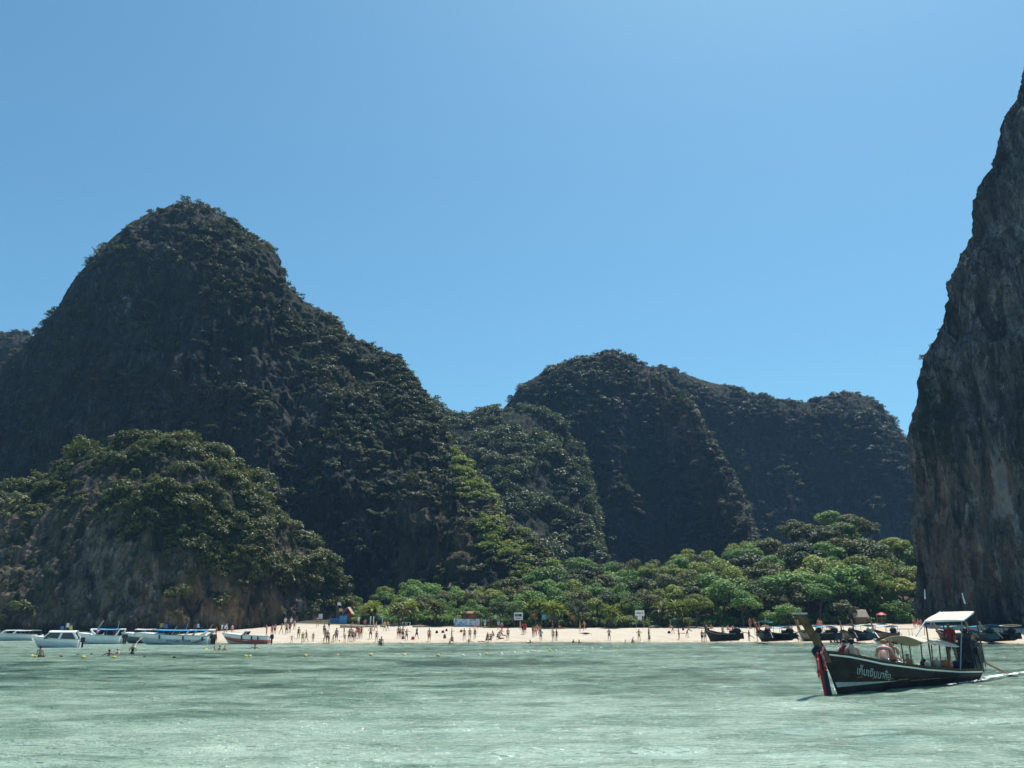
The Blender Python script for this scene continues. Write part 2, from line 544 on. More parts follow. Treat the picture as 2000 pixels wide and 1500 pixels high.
VEG = {}       # name -> list of (points, normals) sampled for planting
def mountain(name, crest, nu, nv, width, back, power=0.62, base=-2.0, rough=1.0, seed=0, mat=None, masks=None, ledge=0.0, foot=None, hf=1.0, drop=0.0):
    """a solid hill: a crest line (px, py, distance), a face falling towards the bay and a back falling away"""
    L = smooth_line(crest, nu)
    L[:, 1] += drop
    C = at(L[:, 0], L[:, 1], L[:, 2])
    t = np.linspace(0, 1, nv)**1.05
    tb = np.linspace(1, 0, max(8, nv//5), endpoint=False)
    W = np.interp(L[:, 0], *zip(*width)) if not isinstance(width, (int, float)) else np.full(nu, float(width))
    rows = []
    H = C[:, 2]-base
    for q in tb:
        yy = C[:, 1]+back*q**0.7
        rows.append(np.stack([C[:, 0]*yy/C[:, 1], yy, C[:, 2]-H*q], -1))
    for q in t:
        g = q**power
        if foot:
            g = g+foot*max(0, q-0.8)*2
        yy = C[:, 1]-W*g
        rows.append(np.stack([C[:, 0]*yy/C[:, 1], yy, C[:, 2]-H*q], -1))
    P = np.stack(rows, 0)
    # face normals
    du = np.gradient(P, axis=1); dv = np.gradient(P, axis=0)
    n = np.cross(dv, du); n /= np.linalg.norm(n, axis=-1, keepdims=True)+1e-9
    if n[len(tb)+nv//2, nu//2, 1] > 0:
        n = -n
    tt = np.concatenate([tb, t])[:, None]
    amp = 0.25+0.75*sstep(0.0, 0.12, tt)
    D = 5.0*fbm(P*0.022, 3, seed)+3.2*(ridged(P*np.array([0.05, 0.05, 0.012]), 4, seed+7)-0.5)
    D += 2.0*fbm(P*np.array([0.12, 0.12, 0.06]), 4, seed+13)+1.6*(ridged(P*np.array([0.33, 0.33, 0.09]), 2, seed+17)-0.5)
    D += hf*(0.9*(ridged(P*np.array([0.75, 0.75, 0.16]), 2, seed+41)-0.5)+0.5*fbm(P*1.1, 2, seed+43))
    if ledge:
        D += ledge*np.sin(P[..., 2]*0.55+2.5*fbm(P*0.03, 2, seed+3))*0.6
    P = P+n*(D*amp*rough)[..., None]
    P[..., 2] += (0.9*fbm(P*0.16, 4, seed+21)+0.6*fbm(P*0.5, 2, seed+22))*rough
    me = mesh_np(name, P, grid_faces(nu, len(tb)+nv))
    px, py = project(P)
    for key in ('tan', 'pale', 'moss'):
        val = np.zeros(px.shape)
        for (poly, k) in (masks or {}).get(key, []):
            val = np.maximum(val, k*poly_mask(px, py, poly)) if poly is not None else np.maximum(val, k)
        add_attr(me, key, val)
    o = link(name, me, mat)
    o['kind'] = 'structure'
    VEG[name] = (P, n, len(tb), px, py)
    return o

FULL = None
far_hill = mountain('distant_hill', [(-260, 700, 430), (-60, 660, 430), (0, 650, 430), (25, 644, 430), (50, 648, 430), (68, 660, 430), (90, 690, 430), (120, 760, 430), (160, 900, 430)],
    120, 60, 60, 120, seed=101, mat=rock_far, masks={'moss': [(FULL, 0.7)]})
set_props(far_hill, 'distant rocky hill peeping out behind the tall left peak', 'hill')

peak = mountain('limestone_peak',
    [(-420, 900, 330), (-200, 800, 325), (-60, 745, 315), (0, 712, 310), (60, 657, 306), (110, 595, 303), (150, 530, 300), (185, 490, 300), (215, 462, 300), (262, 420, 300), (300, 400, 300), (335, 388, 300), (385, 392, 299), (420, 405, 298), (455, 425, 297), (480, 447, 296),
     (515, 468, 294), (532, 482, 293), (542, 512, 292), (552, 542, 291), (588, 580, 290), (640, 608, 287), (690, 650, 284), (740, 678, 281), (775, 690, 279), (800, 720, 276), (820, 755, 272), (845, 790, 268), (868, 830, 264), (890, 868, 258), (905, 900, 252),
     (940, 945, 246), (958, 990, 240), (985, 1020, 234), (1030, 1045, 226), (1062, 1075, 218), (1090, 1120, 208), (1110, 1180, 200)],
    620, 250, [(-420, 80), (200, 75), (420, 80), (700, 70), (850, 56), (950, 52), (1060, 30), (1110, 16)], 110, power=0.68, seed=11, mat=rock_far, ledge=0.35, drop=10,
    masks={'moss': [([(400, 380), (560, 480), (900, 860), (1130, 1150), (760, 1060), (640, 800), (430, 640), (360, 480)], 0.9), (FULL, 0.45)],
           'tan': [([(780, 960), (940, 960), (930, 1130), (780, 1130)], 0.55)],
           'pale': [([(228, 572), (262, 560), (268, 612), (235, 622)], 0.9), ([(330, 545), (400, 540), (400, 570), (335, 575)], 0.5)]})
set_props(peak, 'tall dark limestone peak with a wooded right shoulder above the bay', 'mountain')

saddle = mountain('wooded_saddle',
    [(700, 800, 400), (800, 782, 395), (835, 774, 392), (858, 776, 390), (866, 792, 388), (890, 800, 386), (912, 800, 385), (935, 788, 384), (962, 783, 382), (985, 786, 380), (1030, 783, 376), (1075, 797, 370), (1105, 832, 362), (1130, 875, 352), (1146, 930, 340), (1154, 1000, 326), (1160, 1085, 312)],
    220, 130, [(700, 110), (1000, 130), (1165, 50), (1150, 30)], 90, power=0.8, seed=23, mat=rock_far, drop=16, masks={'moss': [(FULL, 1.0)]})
set_props(saddle, 'low wooded saddle between the peak and the middle dome', 'hill')

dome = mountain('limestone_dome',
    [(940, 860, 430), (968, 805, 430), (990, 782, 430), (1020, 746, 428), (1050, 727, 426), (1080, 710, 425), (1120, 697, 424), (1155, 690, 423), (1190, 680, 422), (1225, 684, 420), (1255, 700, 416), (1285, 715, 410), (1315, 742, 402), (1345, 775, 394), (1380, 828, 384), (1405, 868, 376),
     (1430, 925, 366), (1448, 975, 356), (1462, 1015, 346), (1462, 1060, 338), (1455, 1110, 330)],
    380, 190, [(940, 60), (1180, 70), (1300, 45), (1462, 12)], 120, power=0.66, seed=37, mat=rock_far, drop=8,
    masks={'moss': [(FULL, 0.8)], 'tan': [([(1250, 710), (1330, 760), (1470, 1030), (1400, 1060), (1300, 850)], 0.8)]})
set_props(dome, 'broad dark dome with a pale bushy rib running down its right edge', 'mountain')

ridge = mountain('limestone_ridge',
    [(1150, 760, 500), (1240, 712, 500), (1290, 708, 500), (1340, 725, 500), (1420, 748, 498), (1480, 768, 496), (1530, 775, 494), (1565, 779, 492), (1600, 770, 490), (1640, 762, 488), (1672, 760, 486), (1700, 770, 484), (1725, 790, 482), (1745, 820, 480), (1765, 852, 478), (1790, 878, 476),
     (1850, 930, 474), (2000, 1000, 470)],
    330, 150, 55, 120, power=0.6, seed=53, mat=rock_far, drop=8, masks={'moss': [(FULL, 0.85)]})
set_props(ridge, 'dark bluish ridge dipping to a notch beside the tall right cliff', 'mountain')

headland = mountain('headland',
    [(-330, 1060, 205), (-150, 1010, 200), (-40, 968, 198), (0, 952, 197), (60, 935, 196), (120, 905, 195), (160, 880, 194), (215, 864, 193), (265, 850, 192), (320, 842, 191), (380, 850, 190), (430, 872, 190), (455, 900, 190), (500, 935, 190), (525, 975, 190), (565, 1000, 190), (582, 1035, 190), (625, 1052, 189), (648, 1080, 188), (655, 1120, 187),
     (675, 1150, 186), (700, 1185, 184), (716, 1215, 182)],
    520, 230, [(-330, 46), (0, 40), (300, 34), (520, 22), (650, 11), (716, 6)], 26, power=0.42, base=-1.5, rough=0.55, drop=26, seed=71, mat=rock_near,
    masks={'moss': [([(-400, 1000), (100, 880), (320, 820), (460, 860), (680, 1080), (700, 1230), (580, 1180), (430, 1140), (330, 1080), (280, 1000), (0, 1010)], 1.0), (FULL, 0.55)],
           'tan': [([(320, 1130), (420, 1120), (560, 1160), (570, 1215), (330, 1215)], 1.0), ([(-20, 1150), (30, 1150), (30, 1210), (-20, 1210)], 0.8), (FULL, 0.32)],
           'pale': [([(400, 1150), (600, 1165), (590, 1222), (400, 1222)], 0.45)]})
set_props(headland, 'rocky headland with trees on top and ochre streaked cliff at its foot', 'headland')

# the sheer cliff on the right: a wall that comes round a blunt nose and runs on past the frame
zz = np.linspace(-2, 190, 460)
edge = np.array([(1772, 1215), (1773, 1180), (1778, 1120), (1780, 1040), (1779, 960), (1778, 890), (1781, 810), (1786, 745), (1800, 712), (1828, 640), (1845, 590), (1868, 520), (1878, 480), (1896, 410), (1906, 365), (1922, 320), (1946, 278), (1955, 235), (1972, 195), (1992, 160), (2000, 148), (2060, 60), (2150, -60), (2300, -200)], float)
NY = 172.0
EP = at(edge[:, 0], edge[:, 1], NY)
ex = np.interp(zz, EP[:, 2], EP[:, 0])
sa = np.linspace(-1, 1, 460)
sa = np.sign(sa)*np.abs(sa)**1.7
cliff_rows = []
for z, x0 in zip(zz, ex):
    th = np.clip(sa, -1, 0)
    bx = x0+np.where(sa < 0, 62*(-th)**0.85, 80*np.maximum(sa, 0)**1.15)
    by = NY+np.where(sa < 0, 70*(-th)**0.95, -34*np.maximum(sa, 0)**0.75)
    cliff_rows.append(np.stack([bx, by, np.full_like(bx, z)], -1))
P = np.stack(cliff_rows, 0)
du = np.gradient(P, axis=1); dv = np.gradient(P, axis=0)
n = np.cross(du, dv); n /= np.linalg.norm(n, axis=-1, keepdims=True)+1e-9
if n[230, 330, 1] > 0:
    n = -n
D = 2.2*fbm(P*0.03, 3, 81)+3.6*(ridged(P*np.array([0.09, 0.09, 0.016]), 4, 83)-0.5)+1.5*fbm(P*np.array([0.2, 0.2, 0.1]), 4, 85)
D += 2.2*(ridged(P*np.array([0.4, 0.4, 0.06]), 3, 89)-0.5)+0.9*(ridged(P*np.array([1.0, 1.0, 0.16]), 2, 90)-0.5)+0.45*fbm(P*1.3, 2, 91)
D += 0.9*np.sin(P[..., 2]*0.35+3*fbm(P*0.02, 2, 87))
D += -2.2*np.exp(-((P[..., 2]-1.5)/2.0)**2)
P = P+n*(0.75*(D-0.5))[..., None]
me = mesh_np('limestone_cliff', P, grid_faces(len(sa), len(zz)))
px, py = project(P)
def mk(polys):
    v = np.zeros(px.shape)
    for poly, k in polys:
        v = np.maximum(v, k*poly_mask(px, py, poly) if poly is not None else k)
    return v
add_attr(me, 'tan', mk([([(1790, 940), (2000, 900), (2000, 1200), (1850, 1200), (1800, 1080)], 0.28)]))
add_attr(me, 'pale', mk([([(1925, 880), (1975, 900), (1990, 1010), (1925, 1025), (1930, 960)], 1.0), ([(1818, 985), (1838, 985), (1840, 1025), (1822, 1025)], 0.9), ([(1862, 970), (1905, 960), (1905, 1020), (1870, 1025)], 0.75)]))
add_attr(me, 'moss', mk([([(1780, 700), (1880, 700), (1860, 900), (1790, 900)], 0.8), (None, 0.3)]))
cliff = link('limestone_cliff', me, rock_near)
set_props(cliff, 'sheer dark limestone cliff closing the bay on the right', 'cliff', kind='structure')
VEG['limestone_cliff'] = (P, n, 0, px, py)

# ------------------------------------------------------------------ foliage
def leaf_cloud(blobs, leaves, size, seed, up=0.5, aspect=0.55, droop=0.0):
    """leaf-shaped faces spread over the shells of many blobs (centre, radius); returns V, F"""
    rng = np.random.default_rng(seed)
    blobs = np.asarray(blobs, float)
    w = blobs[:, 3]**2
    k = rng.choice(len(blobs), leaves, p=w/w.sum())
    d = rng.normal(size=(leaves, 3)); d /= np.linalg.norm(d, axis=1, keepdims=True)
    d[:, 2] = np.where(d[:, 2] < -0.35, -d[:, 2], d[:, 2])
    rad = blobs[k, 3]*rng.uniform(0.72, 1.08, leaves)
    c = blobs[k, :3]+d*rad[:, None]*np.array([1, 1, 0.8])
    n = d+np.array([0, 0, up])+0.55*rng.normal(size=(leaves, 3))
    n /= np.linalg.norm(n, axis=1, keepdims=True)
    a = np.cross(n, rng.normal(size=(leaves, 3))); a /= np.linalg.norm(a, axis=1, keepdims=True)
    b = np.cross(n, a)
    s = size*rng.uniform(0.6, 1.35, leaves)[:, None]
    tip = np.array([0, 0, -droop])*s
    V = np.stack([c-a*s, c-b*s*aspect+n*s*0.12, c+a*s+tip, c+b*s*aspect+n*s*0.12], 1).reshape(-1, 3)
    F = np.arange(leaves*4).reshape(-1, 4)
    return V, F

def leaf_mat(name, dark, mid, lite, trans=0.3, vscale=0.11):
    m, nt, out = new_mat(name)
    g = nt.nodes.new('ShaderNodeNewGeometry')
    n1 = noise(nt, g.outputs['Position'], vscale, 3, 0.55)
    n2 = noise(nt, g.outputs['Position'], 1.7, 2, 0.5)
    oi = nt.nodes.new('ShaderNodeObjectInfo')
    f = math_n(nt, 'ADD', math_n(nt, 'MULTIPLY', n1, 0.55), math_n(nt, 'ADD', math_n(nt, 'MULTIPLY', n2, 0.3), math_n(nt, 'MULTIPLY', oi.outputs['Random'], 0.18)))
    c = ramp(nt, f, [(0.32, dark), (0.52, mid), (0.74, lite)])
    p = nt.nodes.new('ShaderNodeBsdfPrincipled')
    p.inputs['Roughness'].default_value = 0.5
    p.inputs['Specular IOR Level'].default_value = 0.2
    nt.links.new(c, p.inputs['Base Color'])
    t = nt.nodes.new('ShaderNodeBsdfTranslucent')
    nt.links.new(mixrgb(nt, 0.5, c, (0.22, 0.26, 0.03), 'MIX'), t.inputs['Color'])
    mx = nt.nodes.new('ShaderNodeMixShader')
    mx.inputs[0].default_value = trans
    nt.links.new(p.outputs[0], mx.inputs[1])
    nt.links.new(t.outputs[0], mx.inputs[2])
    nt.links.new(mx.outputs[0], out.inputs['Surface'])
    return m
LEAF = {
    'far': leaf_mat('far_scrub_leaves', (0.0435, 0.0559, 0.031), (0.0807, 0.0963, 0.0528), (0.1552, 0.1521, 0.0776), 0.12, 0.05),
    'head': leaf_mat('headland_leaves', (0.0448, 0.0621, 0.0242), (0.1, 0.1173, 0.0448), (0.207, 0.207, 0.069), 0.2, 0.09),
    'green': leaf_mat('fresh_green_leaves', (0.0592, 0.1267, 0.0338), (0.1267, 0.2534, 0.0634), (0.2746, 0.4224, 0.1056), 0.3),
    'yellow': leaf_mat('yellow_green_leaves', (0.1063, 0.1449, 0.0309), (0.2126, 0.2705, 0.0579), (0.3864, 0.425, 0.1063), 0.32),
    'dark': leaf_mat('dark_evergreen_leaves', (0.0224, 0.0448, 0.0196), (0.0476, 0.0784, 0.0308), (0.098, 0.133, 0.0504), 0.18),
    'olive': leaf_mat('olive_leaves', (0.0525, 0.063, 0.024), (0.1125, 0.123, 0.048), (0.21, 0.21, 0.09), 0.25),
    'valley': leaf_mat('valley_leaves', (0.0375, 0.0575, 0.03), (0.0775, 0.11, 0.0525), (0.1625, 0.1938, 0.0875), 0.2, 0.06),
    'dry': leaf_mat('dry_frond_leaves', (0.06, 0.045, 0.02), (0.12, 0.095, 0.045), (0.20, 0.17, 0.09), 0.25),
}
bark = plain('grey_bark', (0.13, 0.105, 0.08), 0.9, 0.1, 0.3, 3.0, bmp=0.03)

clumps = bpy.data.collections.new('clump_shapes')
def clump_objects(prefix, mat, n, leaves, size, seed, flat=0.7):
    col = bpy.data.collections.new(prefix)
    for k in range(n):
        rnd = random.Random(seed+k)
        bl = [(0, 0, 0.1, 0.62)]
        for j in range(7):
            a, r = rnd.uniform(0, 6.28), rnd.uniform(0.35, 0.8)
            bl.append((r*math.cos(a), r*math.sin(a), rnd.uniform(-0.25, 0.45)*flat, rnd.uniform(0.25, 0.45)))
        V, F = leaf_cloud(bl, leaves, size, seed*10+k, 0.6)
        me = mesh_np(prefix, V, F, False)
        me.materials.append(mat)
        o = bpy.data.objects.new('%s_shape' % prefix, me)
        col.objects.link(o)
    return col
far_clumps = clump_objects('scrub', LEAF['far'], 6, 210, 0.13, 400, 1.1)
vine_clumps = clump_objects('vine', LEAF['yellow'], 3, 160, 0.15, 450)
valley_clumps = clump_objects('valley_tree', LEAF['valley'], 4, 260, 0.13, 470, 1.0)
head_clumps = clump_objects('treetop', LEAF['head'], 5, 420, 0.105, 500)
under_clumps = clump_objects('bush', LEAF['green'], 3, 260, 0.12, 600)
under2_clumps = clump_objects('olive_bush', LEAF['olive'], 3, 260, 0.12, 700)

def scatter_tree(col):
    nt = bpy.data.node_groups.new('scatter_'+col.name, 'GeometryNodeTree')
    nt.interface.new_socket('Geometry', in_out='INPUT', socket_type='NodeSocketGeometry')
    nt.interface.new_socket('Geometry', in_out='OUTPUT', socket_type='NodeSocketGeometry')
    gi = nt.nodes.new('NodeGroupInput'); go = nt.nodes.new('NodeGroupOutput')
    ci = nt.nodes.new('GeometryNodeCollectionInfo')
    ci.inputs['Collection'].default_value = col
    ci.inputs['Separate Children'].default_value = True
    ci.inputs['Reset Children'].default_value = True
    iop = nt.nodes.new('GeometryNodeInstanceOnPoints')
    iop.inputs['Pick Instance'].default_value = True
    def na(name, typ):
        n = nt.nodes.new('GeometryNodeInputNamedAttribute')
        n.data_type = typ
        n.inputs['Name'].default_value = name
        return n.outputs['Attribute']
    nt.links.new(gi.outputs[0], iop.inputs['Points'])
    nt.links.new(ci.outputs[0], iop.inputs['Instance'])
    nt.links.new(na('rot', 'FLOAT_VECTOR'), iop.inputs['Rotation'])
    nt.links.new(na('scl', 'FLOAT_VECTOR'), iop.inputs['Scale'])
    nt.links.new(na('pick', 'INT'), iop.inputs['Instance Index'])
    nt.links.new(iop.outputs[0], go.inputs[0])
    return nt
def scatter(name, pts, scl, col, seed, label, cat, tilt=0.25, flat=0.75):
    rng = np.random.default_rng(seed)
    n = len(pts)
    me = bpy.data.meshes.new(name)
    me.vertices.add(n)
    me.vertices.foreach_set('co', np.asarray(pts, np.float32).ravel())
    rot = np.stack([rng.normal(0, tilt, n), rng.normal(0, tilt, n), rng.uniform(0, 6.28, n)], -1)
    sc = scl[:, None]*np.stack([rng.uniform(0.85, 1.2, n), rng.uniform(0.85, 1.2, n), rng.uniform(0.8, 1.2, n)*flat], -1)
    for key, val in (('rot', rot), ('scl', sc)):
        a = me.attributes.new(key, 'FLOAT_VECTOR', 'POINT')
        a.data.foreach_set('vector', val.astype(np.float32).ravel())
    a = me.attributes.new('pick', 'INT', 'POINT')
    a.data.foreach_set('value', rng.integers(0, len(col.objects), n).astype(np.int32))
    o = link(name, me)
    md = o.modifiers.new('scatter', 'NODES')
    md.node_group = scatter_tree(col)
    set_props(o, label, cat, kind='stuff')
    return o
def plant(src, polys, seed, slope=True, base=0.0, only_front=True, vary=0.08):
    """points on a hill's surface, weighted by soft polygons (poly, plants per square metre)"""
    P, n, nb, px, py = VEG[src]
    rng = np.random.default_rng(seed)
    a = np.linalg.norm(np.cross(P[1:, :-1]-P[:-1, :-1], P[:-1, 1:]-P[:-1, :-1]), axis=-1)
    cx, cy = px[:-1, :-1], py[:-1, :-1]
    w = np.full(a.shape, base, float)
    for poly, k in polys:
        w = np.maximum(w, k*(poly_mask(cx, cy, poly) if poly is not None else 1))
    pat = fbm(P[:-1, :-1]*vary, 3, seed+5)
    w = w*np.clip(0.6+2.2*pat, 0.05, 2.2)
    if slope:
        up = np.abs(np.cross(P[1:, :-1]-P[:-1, :-1], P[:-1, 1:]-P[:-1, :-1]))[..., 2]/(a+1e-9)
        w = w*(0.45+1.6*np.clip(up, 0, 0.8))
    if only_front and nb:
        w[:nb-6] = 0
    w = np.where((cx > -80) & (cx < 2080) & (cy > -60), w, 0)
    lam = (w*a).ravel()
    cnt = rng.poisson(lam)
    idx = np.repeat(np.arange(len(lam)), cnt)
    i, j = np.unravel_index(idx, a.shape)
    u, v = rng.random(len(idx))[:, None], rng.random(len(idx))[:, None]
    return P[i, j]*(1-u)*(1-v)+P[i, j+1]*u*(1-v)+P[i+1, j]*(1-u)*v+P[i+1, j+1]*u*v
def rs(n, a, b, seed):
    return np.random.default_rng(seed).uniform(a, b, n)**1.0

pk = plant('limestone_peak', [([(395, 380), (470, 420), (560, 500), (620, 580), (800, 690), (900, 850), (1130, 1110), (1060, 1140), (900, 1010), (760, 960), (650, 840), (480, 680), (430, 590), (380, 480)], 0.42),
                              ([(180, 480), (330, 380), (420, 400), (420, 480), (330, 440), (200, 520)], 0.10), ([(930, 930), (1110, 1100), (1110, 1180), (960, 1130)], 0.3)], 901, base=0.11)
scatter('hillside_scrub', pk, 0.5+2.2*np.random.default_rng(1).random(len(pk))**2, far_clumps, 1, 'scrub and small trees clinging to the tall left peak', 'scrub')
sd = plant('wooded_saddle', [(None, 0.13)], 902, slope=False)
scatter('saddle_woodland', sd, 1.4+3.4*np.random.default_rng(2).random(len(sd))**1.6, valley_clumps, 2, 'dense woodland filling the saddle between peak and dome', 'woodland', flat=1.0)
dm = plant('limestone_dome', [([(985, 790), (1080, 700), (1200, 670), (1300, 715), (1350, 800), (1250, 830), (1150, 790), (1050, 780)], 0.26), ([(1230, 700), (1330, 750), (1480, 1050), (1380, 1080), (1310, 950), (1290, 830)], 0.3)], 903, base=0.06)
scatter('dome_scrub', dm, 0.9+2.6*np.random.default_rng(3).random(len(dm))**2, far_clumps, 3, 'bushes over the top and the rib of the middle dome', 'scrub')
rd = plant('limestone_ridge', [([(1240, 700), (1450, 745), (1680, 750), (1780, 870), (1780, 980), (1650, 880), (1400, 830)], 0.18)], 904, base=0.06)
scatter('ridge_scrub', rd, 0.9+2.6*np.random.default_rng(4).random(len(rd))**2, far_clumps, 4, 'dark scrub on the bluish ridge behind the dome', 'scrub')
fh = plant('distant_hill', [(None, 0.25)], 905, slope=False)
scatter('distant_scrub', fh, rs(len(fh), 1.5, 3.0, 5), far_clumps, 5, 'scrub on the distant hill at the left edge', 'scrub')
hd = plant('headland', [([(-80, 940), (120, 870), (320, 810), (470, 860), (600, 980), (690, 1080), (680, 1130), (560, 1150), (450, 1100), (380, 1010), (270, 960), (180, 960), (0, 1000)], 0.40), ([(440, 1080), (700, 1080), (720, 1190), (580, 1160)], 0.22), ([(180, 960), (330, 960), (470, 1080), (520, 1150), (380, 1110), (250, 1040)], 0.25)], 906, base=0.006, slope=False, vary=0.12)
scatter('headland_woodland', hd, 0.9+2.3*np.random.default_rng(6).random(len(hd))**1.8, head_clumps, 6, 'thick olive green woodland covering the top of the left headland', 'woodland', flat=1.0)
hs = plant('headland', [([(-80, 1000), (300, 980), (480, 1110), (420, 1130), (200, 1150), (-80, 1160)], 0.14)], 916, base=0.02, slope=False, vary=0.12)
scatter('headland_scrub', hs, 0.35+0.9*np.random.default_rng(16).random(len(hs))**1.5, head_clumps, 16, 'small scrub rooted in the bare face of the left headland', 'scrub', flat=0.9)
cl = plant('limestone_cliff', [([(1835, 680), (1885, 680), (1850, 810), (1815, 800)], 0.12), ([(1785, 760), (1830, 800), (1830, 920), (1785, 900)], 0.05)], 907, base=0.02, only_front=False)
scatter('cliff_scrub', cl, rs(len(cl), 0.5, 1.6, 7), far_clumps, 7, 'small bushes rooted in the ledges of the right cliff', 'scrub')

vn = plant('limestone_peak', [([(900, 850), (960, 930), (1110, 1090), (1110, 1190), (990, 1150), (930, 1010), (890, 920)], 0.6)], 908, slope=False)
scatter('hanging_vines', vn, 0.8+1.6*np.random.default_rng(10).random(len(vn))**1.5, vine_clumps, 10, 'yellow-green creepers and bushes on the foot of the peak', 'creeper', flat=0.9)

def crest_trees(src, seed, every, smin, smax, px0=-80, px1=2080, lift=0.8):
    P, n, nb, px, py = VEG[src]
    rng = np.random.default_rng(seed)
    row = P[nb+1]
    k = np.arange(0, row.shape[0], every)+rng.integers(0, every, len(np.arange(0, row.shape[0], every)))
    k = k[k < row.shape[0]]
    k = k[(px[nb+1][k] > px0) & (px[nb+1][k] < px1) & (rng.random(len(k)) < 0.75)]
    s_ = rng.uniform(smin, smax, len(k))
    pts = row[k]+np.stack([rng.normal(0, 0.8, len(k)), rng.normal(-1.0, 1.5, len(k)), s_*0.35*lift], -1)
    return pts, s_
cp, cs = crest_trees('headland', 31, 5, 1.6, 4.2)
scatter('headland_canopy_trees', cp, cs, head_clumps, 31, 'taller treetops along the skyline of the left headland', 'woodland', flat=0.95)
cp, cs = crest_trees('wooded_saddle', 32, 3, 2.0, 5.5)
scatter('saddle_canopy_trees', cp, cs, valley_clumps, 32, 'taller treetops along the edge of the wooded saddle', 'woodland', flat=0.95)
cp, cs = crest_trees('limestone_peak', 33, 4, 0.8, 2.3, 330, 1100, 0.2)
scatter('peak_crest_trees', cp, cs, far_clumps, 33, 'small trees along the right-hand crest of the tall peak', 'woodland', flat=0.95)

# ------------------------------------------------------------------ trees of the beach wood, one by one
def limb_mb(h, crown_pts, seed, r0):
    rnd = random.Random(seed)
    mb = MB()
    fork = h*rnd.uniform(0.32, 0.42)
    lean = (rnd.uniform(-0.4, 0.4), rnd.uniform(-0.4, 0.4))
    mb.tube([(0, 0, -0.4), (lean[0]*0.3, lean[1]*0.3, fork*0.5), (lean[0], lean[1], fork)], [r0*1.35, r0, r0*0.8], 7)
    for (x, y, z, r) in crown_pts:
        mx, my = (lean[0]+x)/2+rnd.uniform(-.3, .3), (lean[1]+y)/2+rnd.uniform(-.3, .3)
        mb.tube([(lean[0], lean[1], fork-0.1), (mx, my, (fork+z)/2-0.15), (x, y, z)], [r0*0.5, r0*0.33, r0*0.12], 5)
    return mb
def broad_tree(seed, h, rad, leaves, size, flat=0.6, layers=False):
    rnd = random.Random(seed)
    bl = []
    for k in range(15):
        a = rnd.uniform(0, 6.283)
        q = math.sqrt(rnd.random())*rad*0.78
        top = h*(0.88 if layers else 0.84)-flat*0.5*q-rnd.random()*h*0.26
        bl.append((q*math.cos(a), q*math.sin(a), top, rad*rnd.uniform(0.24, 0.42)))
    bl.append((0, 0, h*0.82, rad*0.36))
    V, F = leaf_cloud(bl, leaves, size, seed, 0.7)
    return mesh_np('crown', V, F, False), limb_mb(h, bl[:6], seed, 0.16*h/8).mesh('trunk', True), h
def frond_cloud(heads, fronds, length, seed, width=0.16, segs=5):
    rng = np.random.default_rng(seed)
    V, F = [], []
    for (x, y, z) in heads:
        for k in range(fronds):
            a = rng.uniform(0, 6.283)
            el = rng.uniform(-0.15, 1.35)
            L = length*rng.uniform(0.7, 1.15)
            d = np.array([math.cos(a), math.sin(a), 0])
            s = np.array([-math.sin(a), math.cos(a), 0])
            p = np.array([x, y, z], float)
            prev = None
            for i in range(segs+1):
                t = i/segs
                e = el-1.7*t*t
                w = width*(0.35+1.3*t*(1-t)*2)*(1 if i < segs else 0.1)
                l, r = p-s*w+np.array([0, 0, w*0.5]), p+s*w+np.array([0, 0, w*0.5])
                b = len(V)
                V += [l, p.copy(), r]
                if prev is not None:
                    F += [(prev, prev+1, b+1, b), (prev+1, prev+2, b+2, b+1)]
                prev = b
                p = p+(d*math.cos(e)+np.array([0, 0, math.sin(e)]))*L/segs
    return np.array(V), np.array(F)
def palm_tree(seed, h):
    rnd = random.Random(seed)
    heads, mb = [], MB()
    for k in range(4):
        a = rnd.uniform(0, 6.28)
        x, y, z = rnd.uniform(0.2, 1.6)*math.cos(a), rnd.uniform(0.2, 1.6)*math.sin(a), h*rnd.uniform(0.45, 0.72)
        heads.append((x, y, z))
        mb.tube([(x*0.2, y*0.2, -0.3), (x*0.5, y*0.5, z*0.5), (x, y, z)], [0.14, 0.11, 0.09], 6)
    V, F = frond_cloud(heads, 34, h*0.42, seed)
    return mesh_np('crown', V, F, False), mb.mesh('trunk', True), h
PROTO = {
    'broad': [broad_tree(1000+k, 9.0, 4.4, 2900, 0.235) for k in range(5)],
    'tall': [broad_tree(1100+k, 11.0, 4.0, 3000, 0.24, 0.9, True) for k in range(3)],
    'shrub': [broad_tree(1200+k, 4.0, 2.3, 900, 0.20, 0.7) for k in range(3)],
    'palm': [palm_tree(1300+k, 6.0) for k in range(3)],
}
def put_tree(kind, k, leaf, P, height, rz, label, name, cat='tree', group=None, wide=1.0):
    crown, trunk, h0 = PROTO[kind][k % len(PROTO[kind])]
    s = height/h0
    root = empty(name, tuple(P), rz)
    root.scale = (s*wide, s*wide, s)
    for nm, me, mt in (('trunk', trunk, bark), ('crown', crown, LEAF[leaf])):
        if len(me.materials) == 0:
            me.materials.append(mt)
        c = link(nm, me, None, root)
        if nm == 'crown':
            c.material_slots[0].link = 'OBJECT'
            c.material_slots[0].material = mt
    set_props(root, label, cat, group)
    return root
ORD = ['first', 'second', 'third', 'fourth', 'fifth', 'sixth', 'seventh', 'eighth', 'ninth', 'tenth', 'eleventh', 'twelfth', 'thirteenth', 'fourteenth', 'fifteenth', 'sixteenth', 'seventeenth', 'eighteenth', 'nineteenth', 'twentieth']
def nth(k):
    return ORD[k] if k < 20 else '%dth' % (k+1)
SKX = [640, 690, 760, 800, 850, 900, 960, 1000, 1060, 1100, 1150, 1200, 1280, 1340, 1440, 1500, 1540, 1600, 1660, 1705, 1728, 1760, 1790]
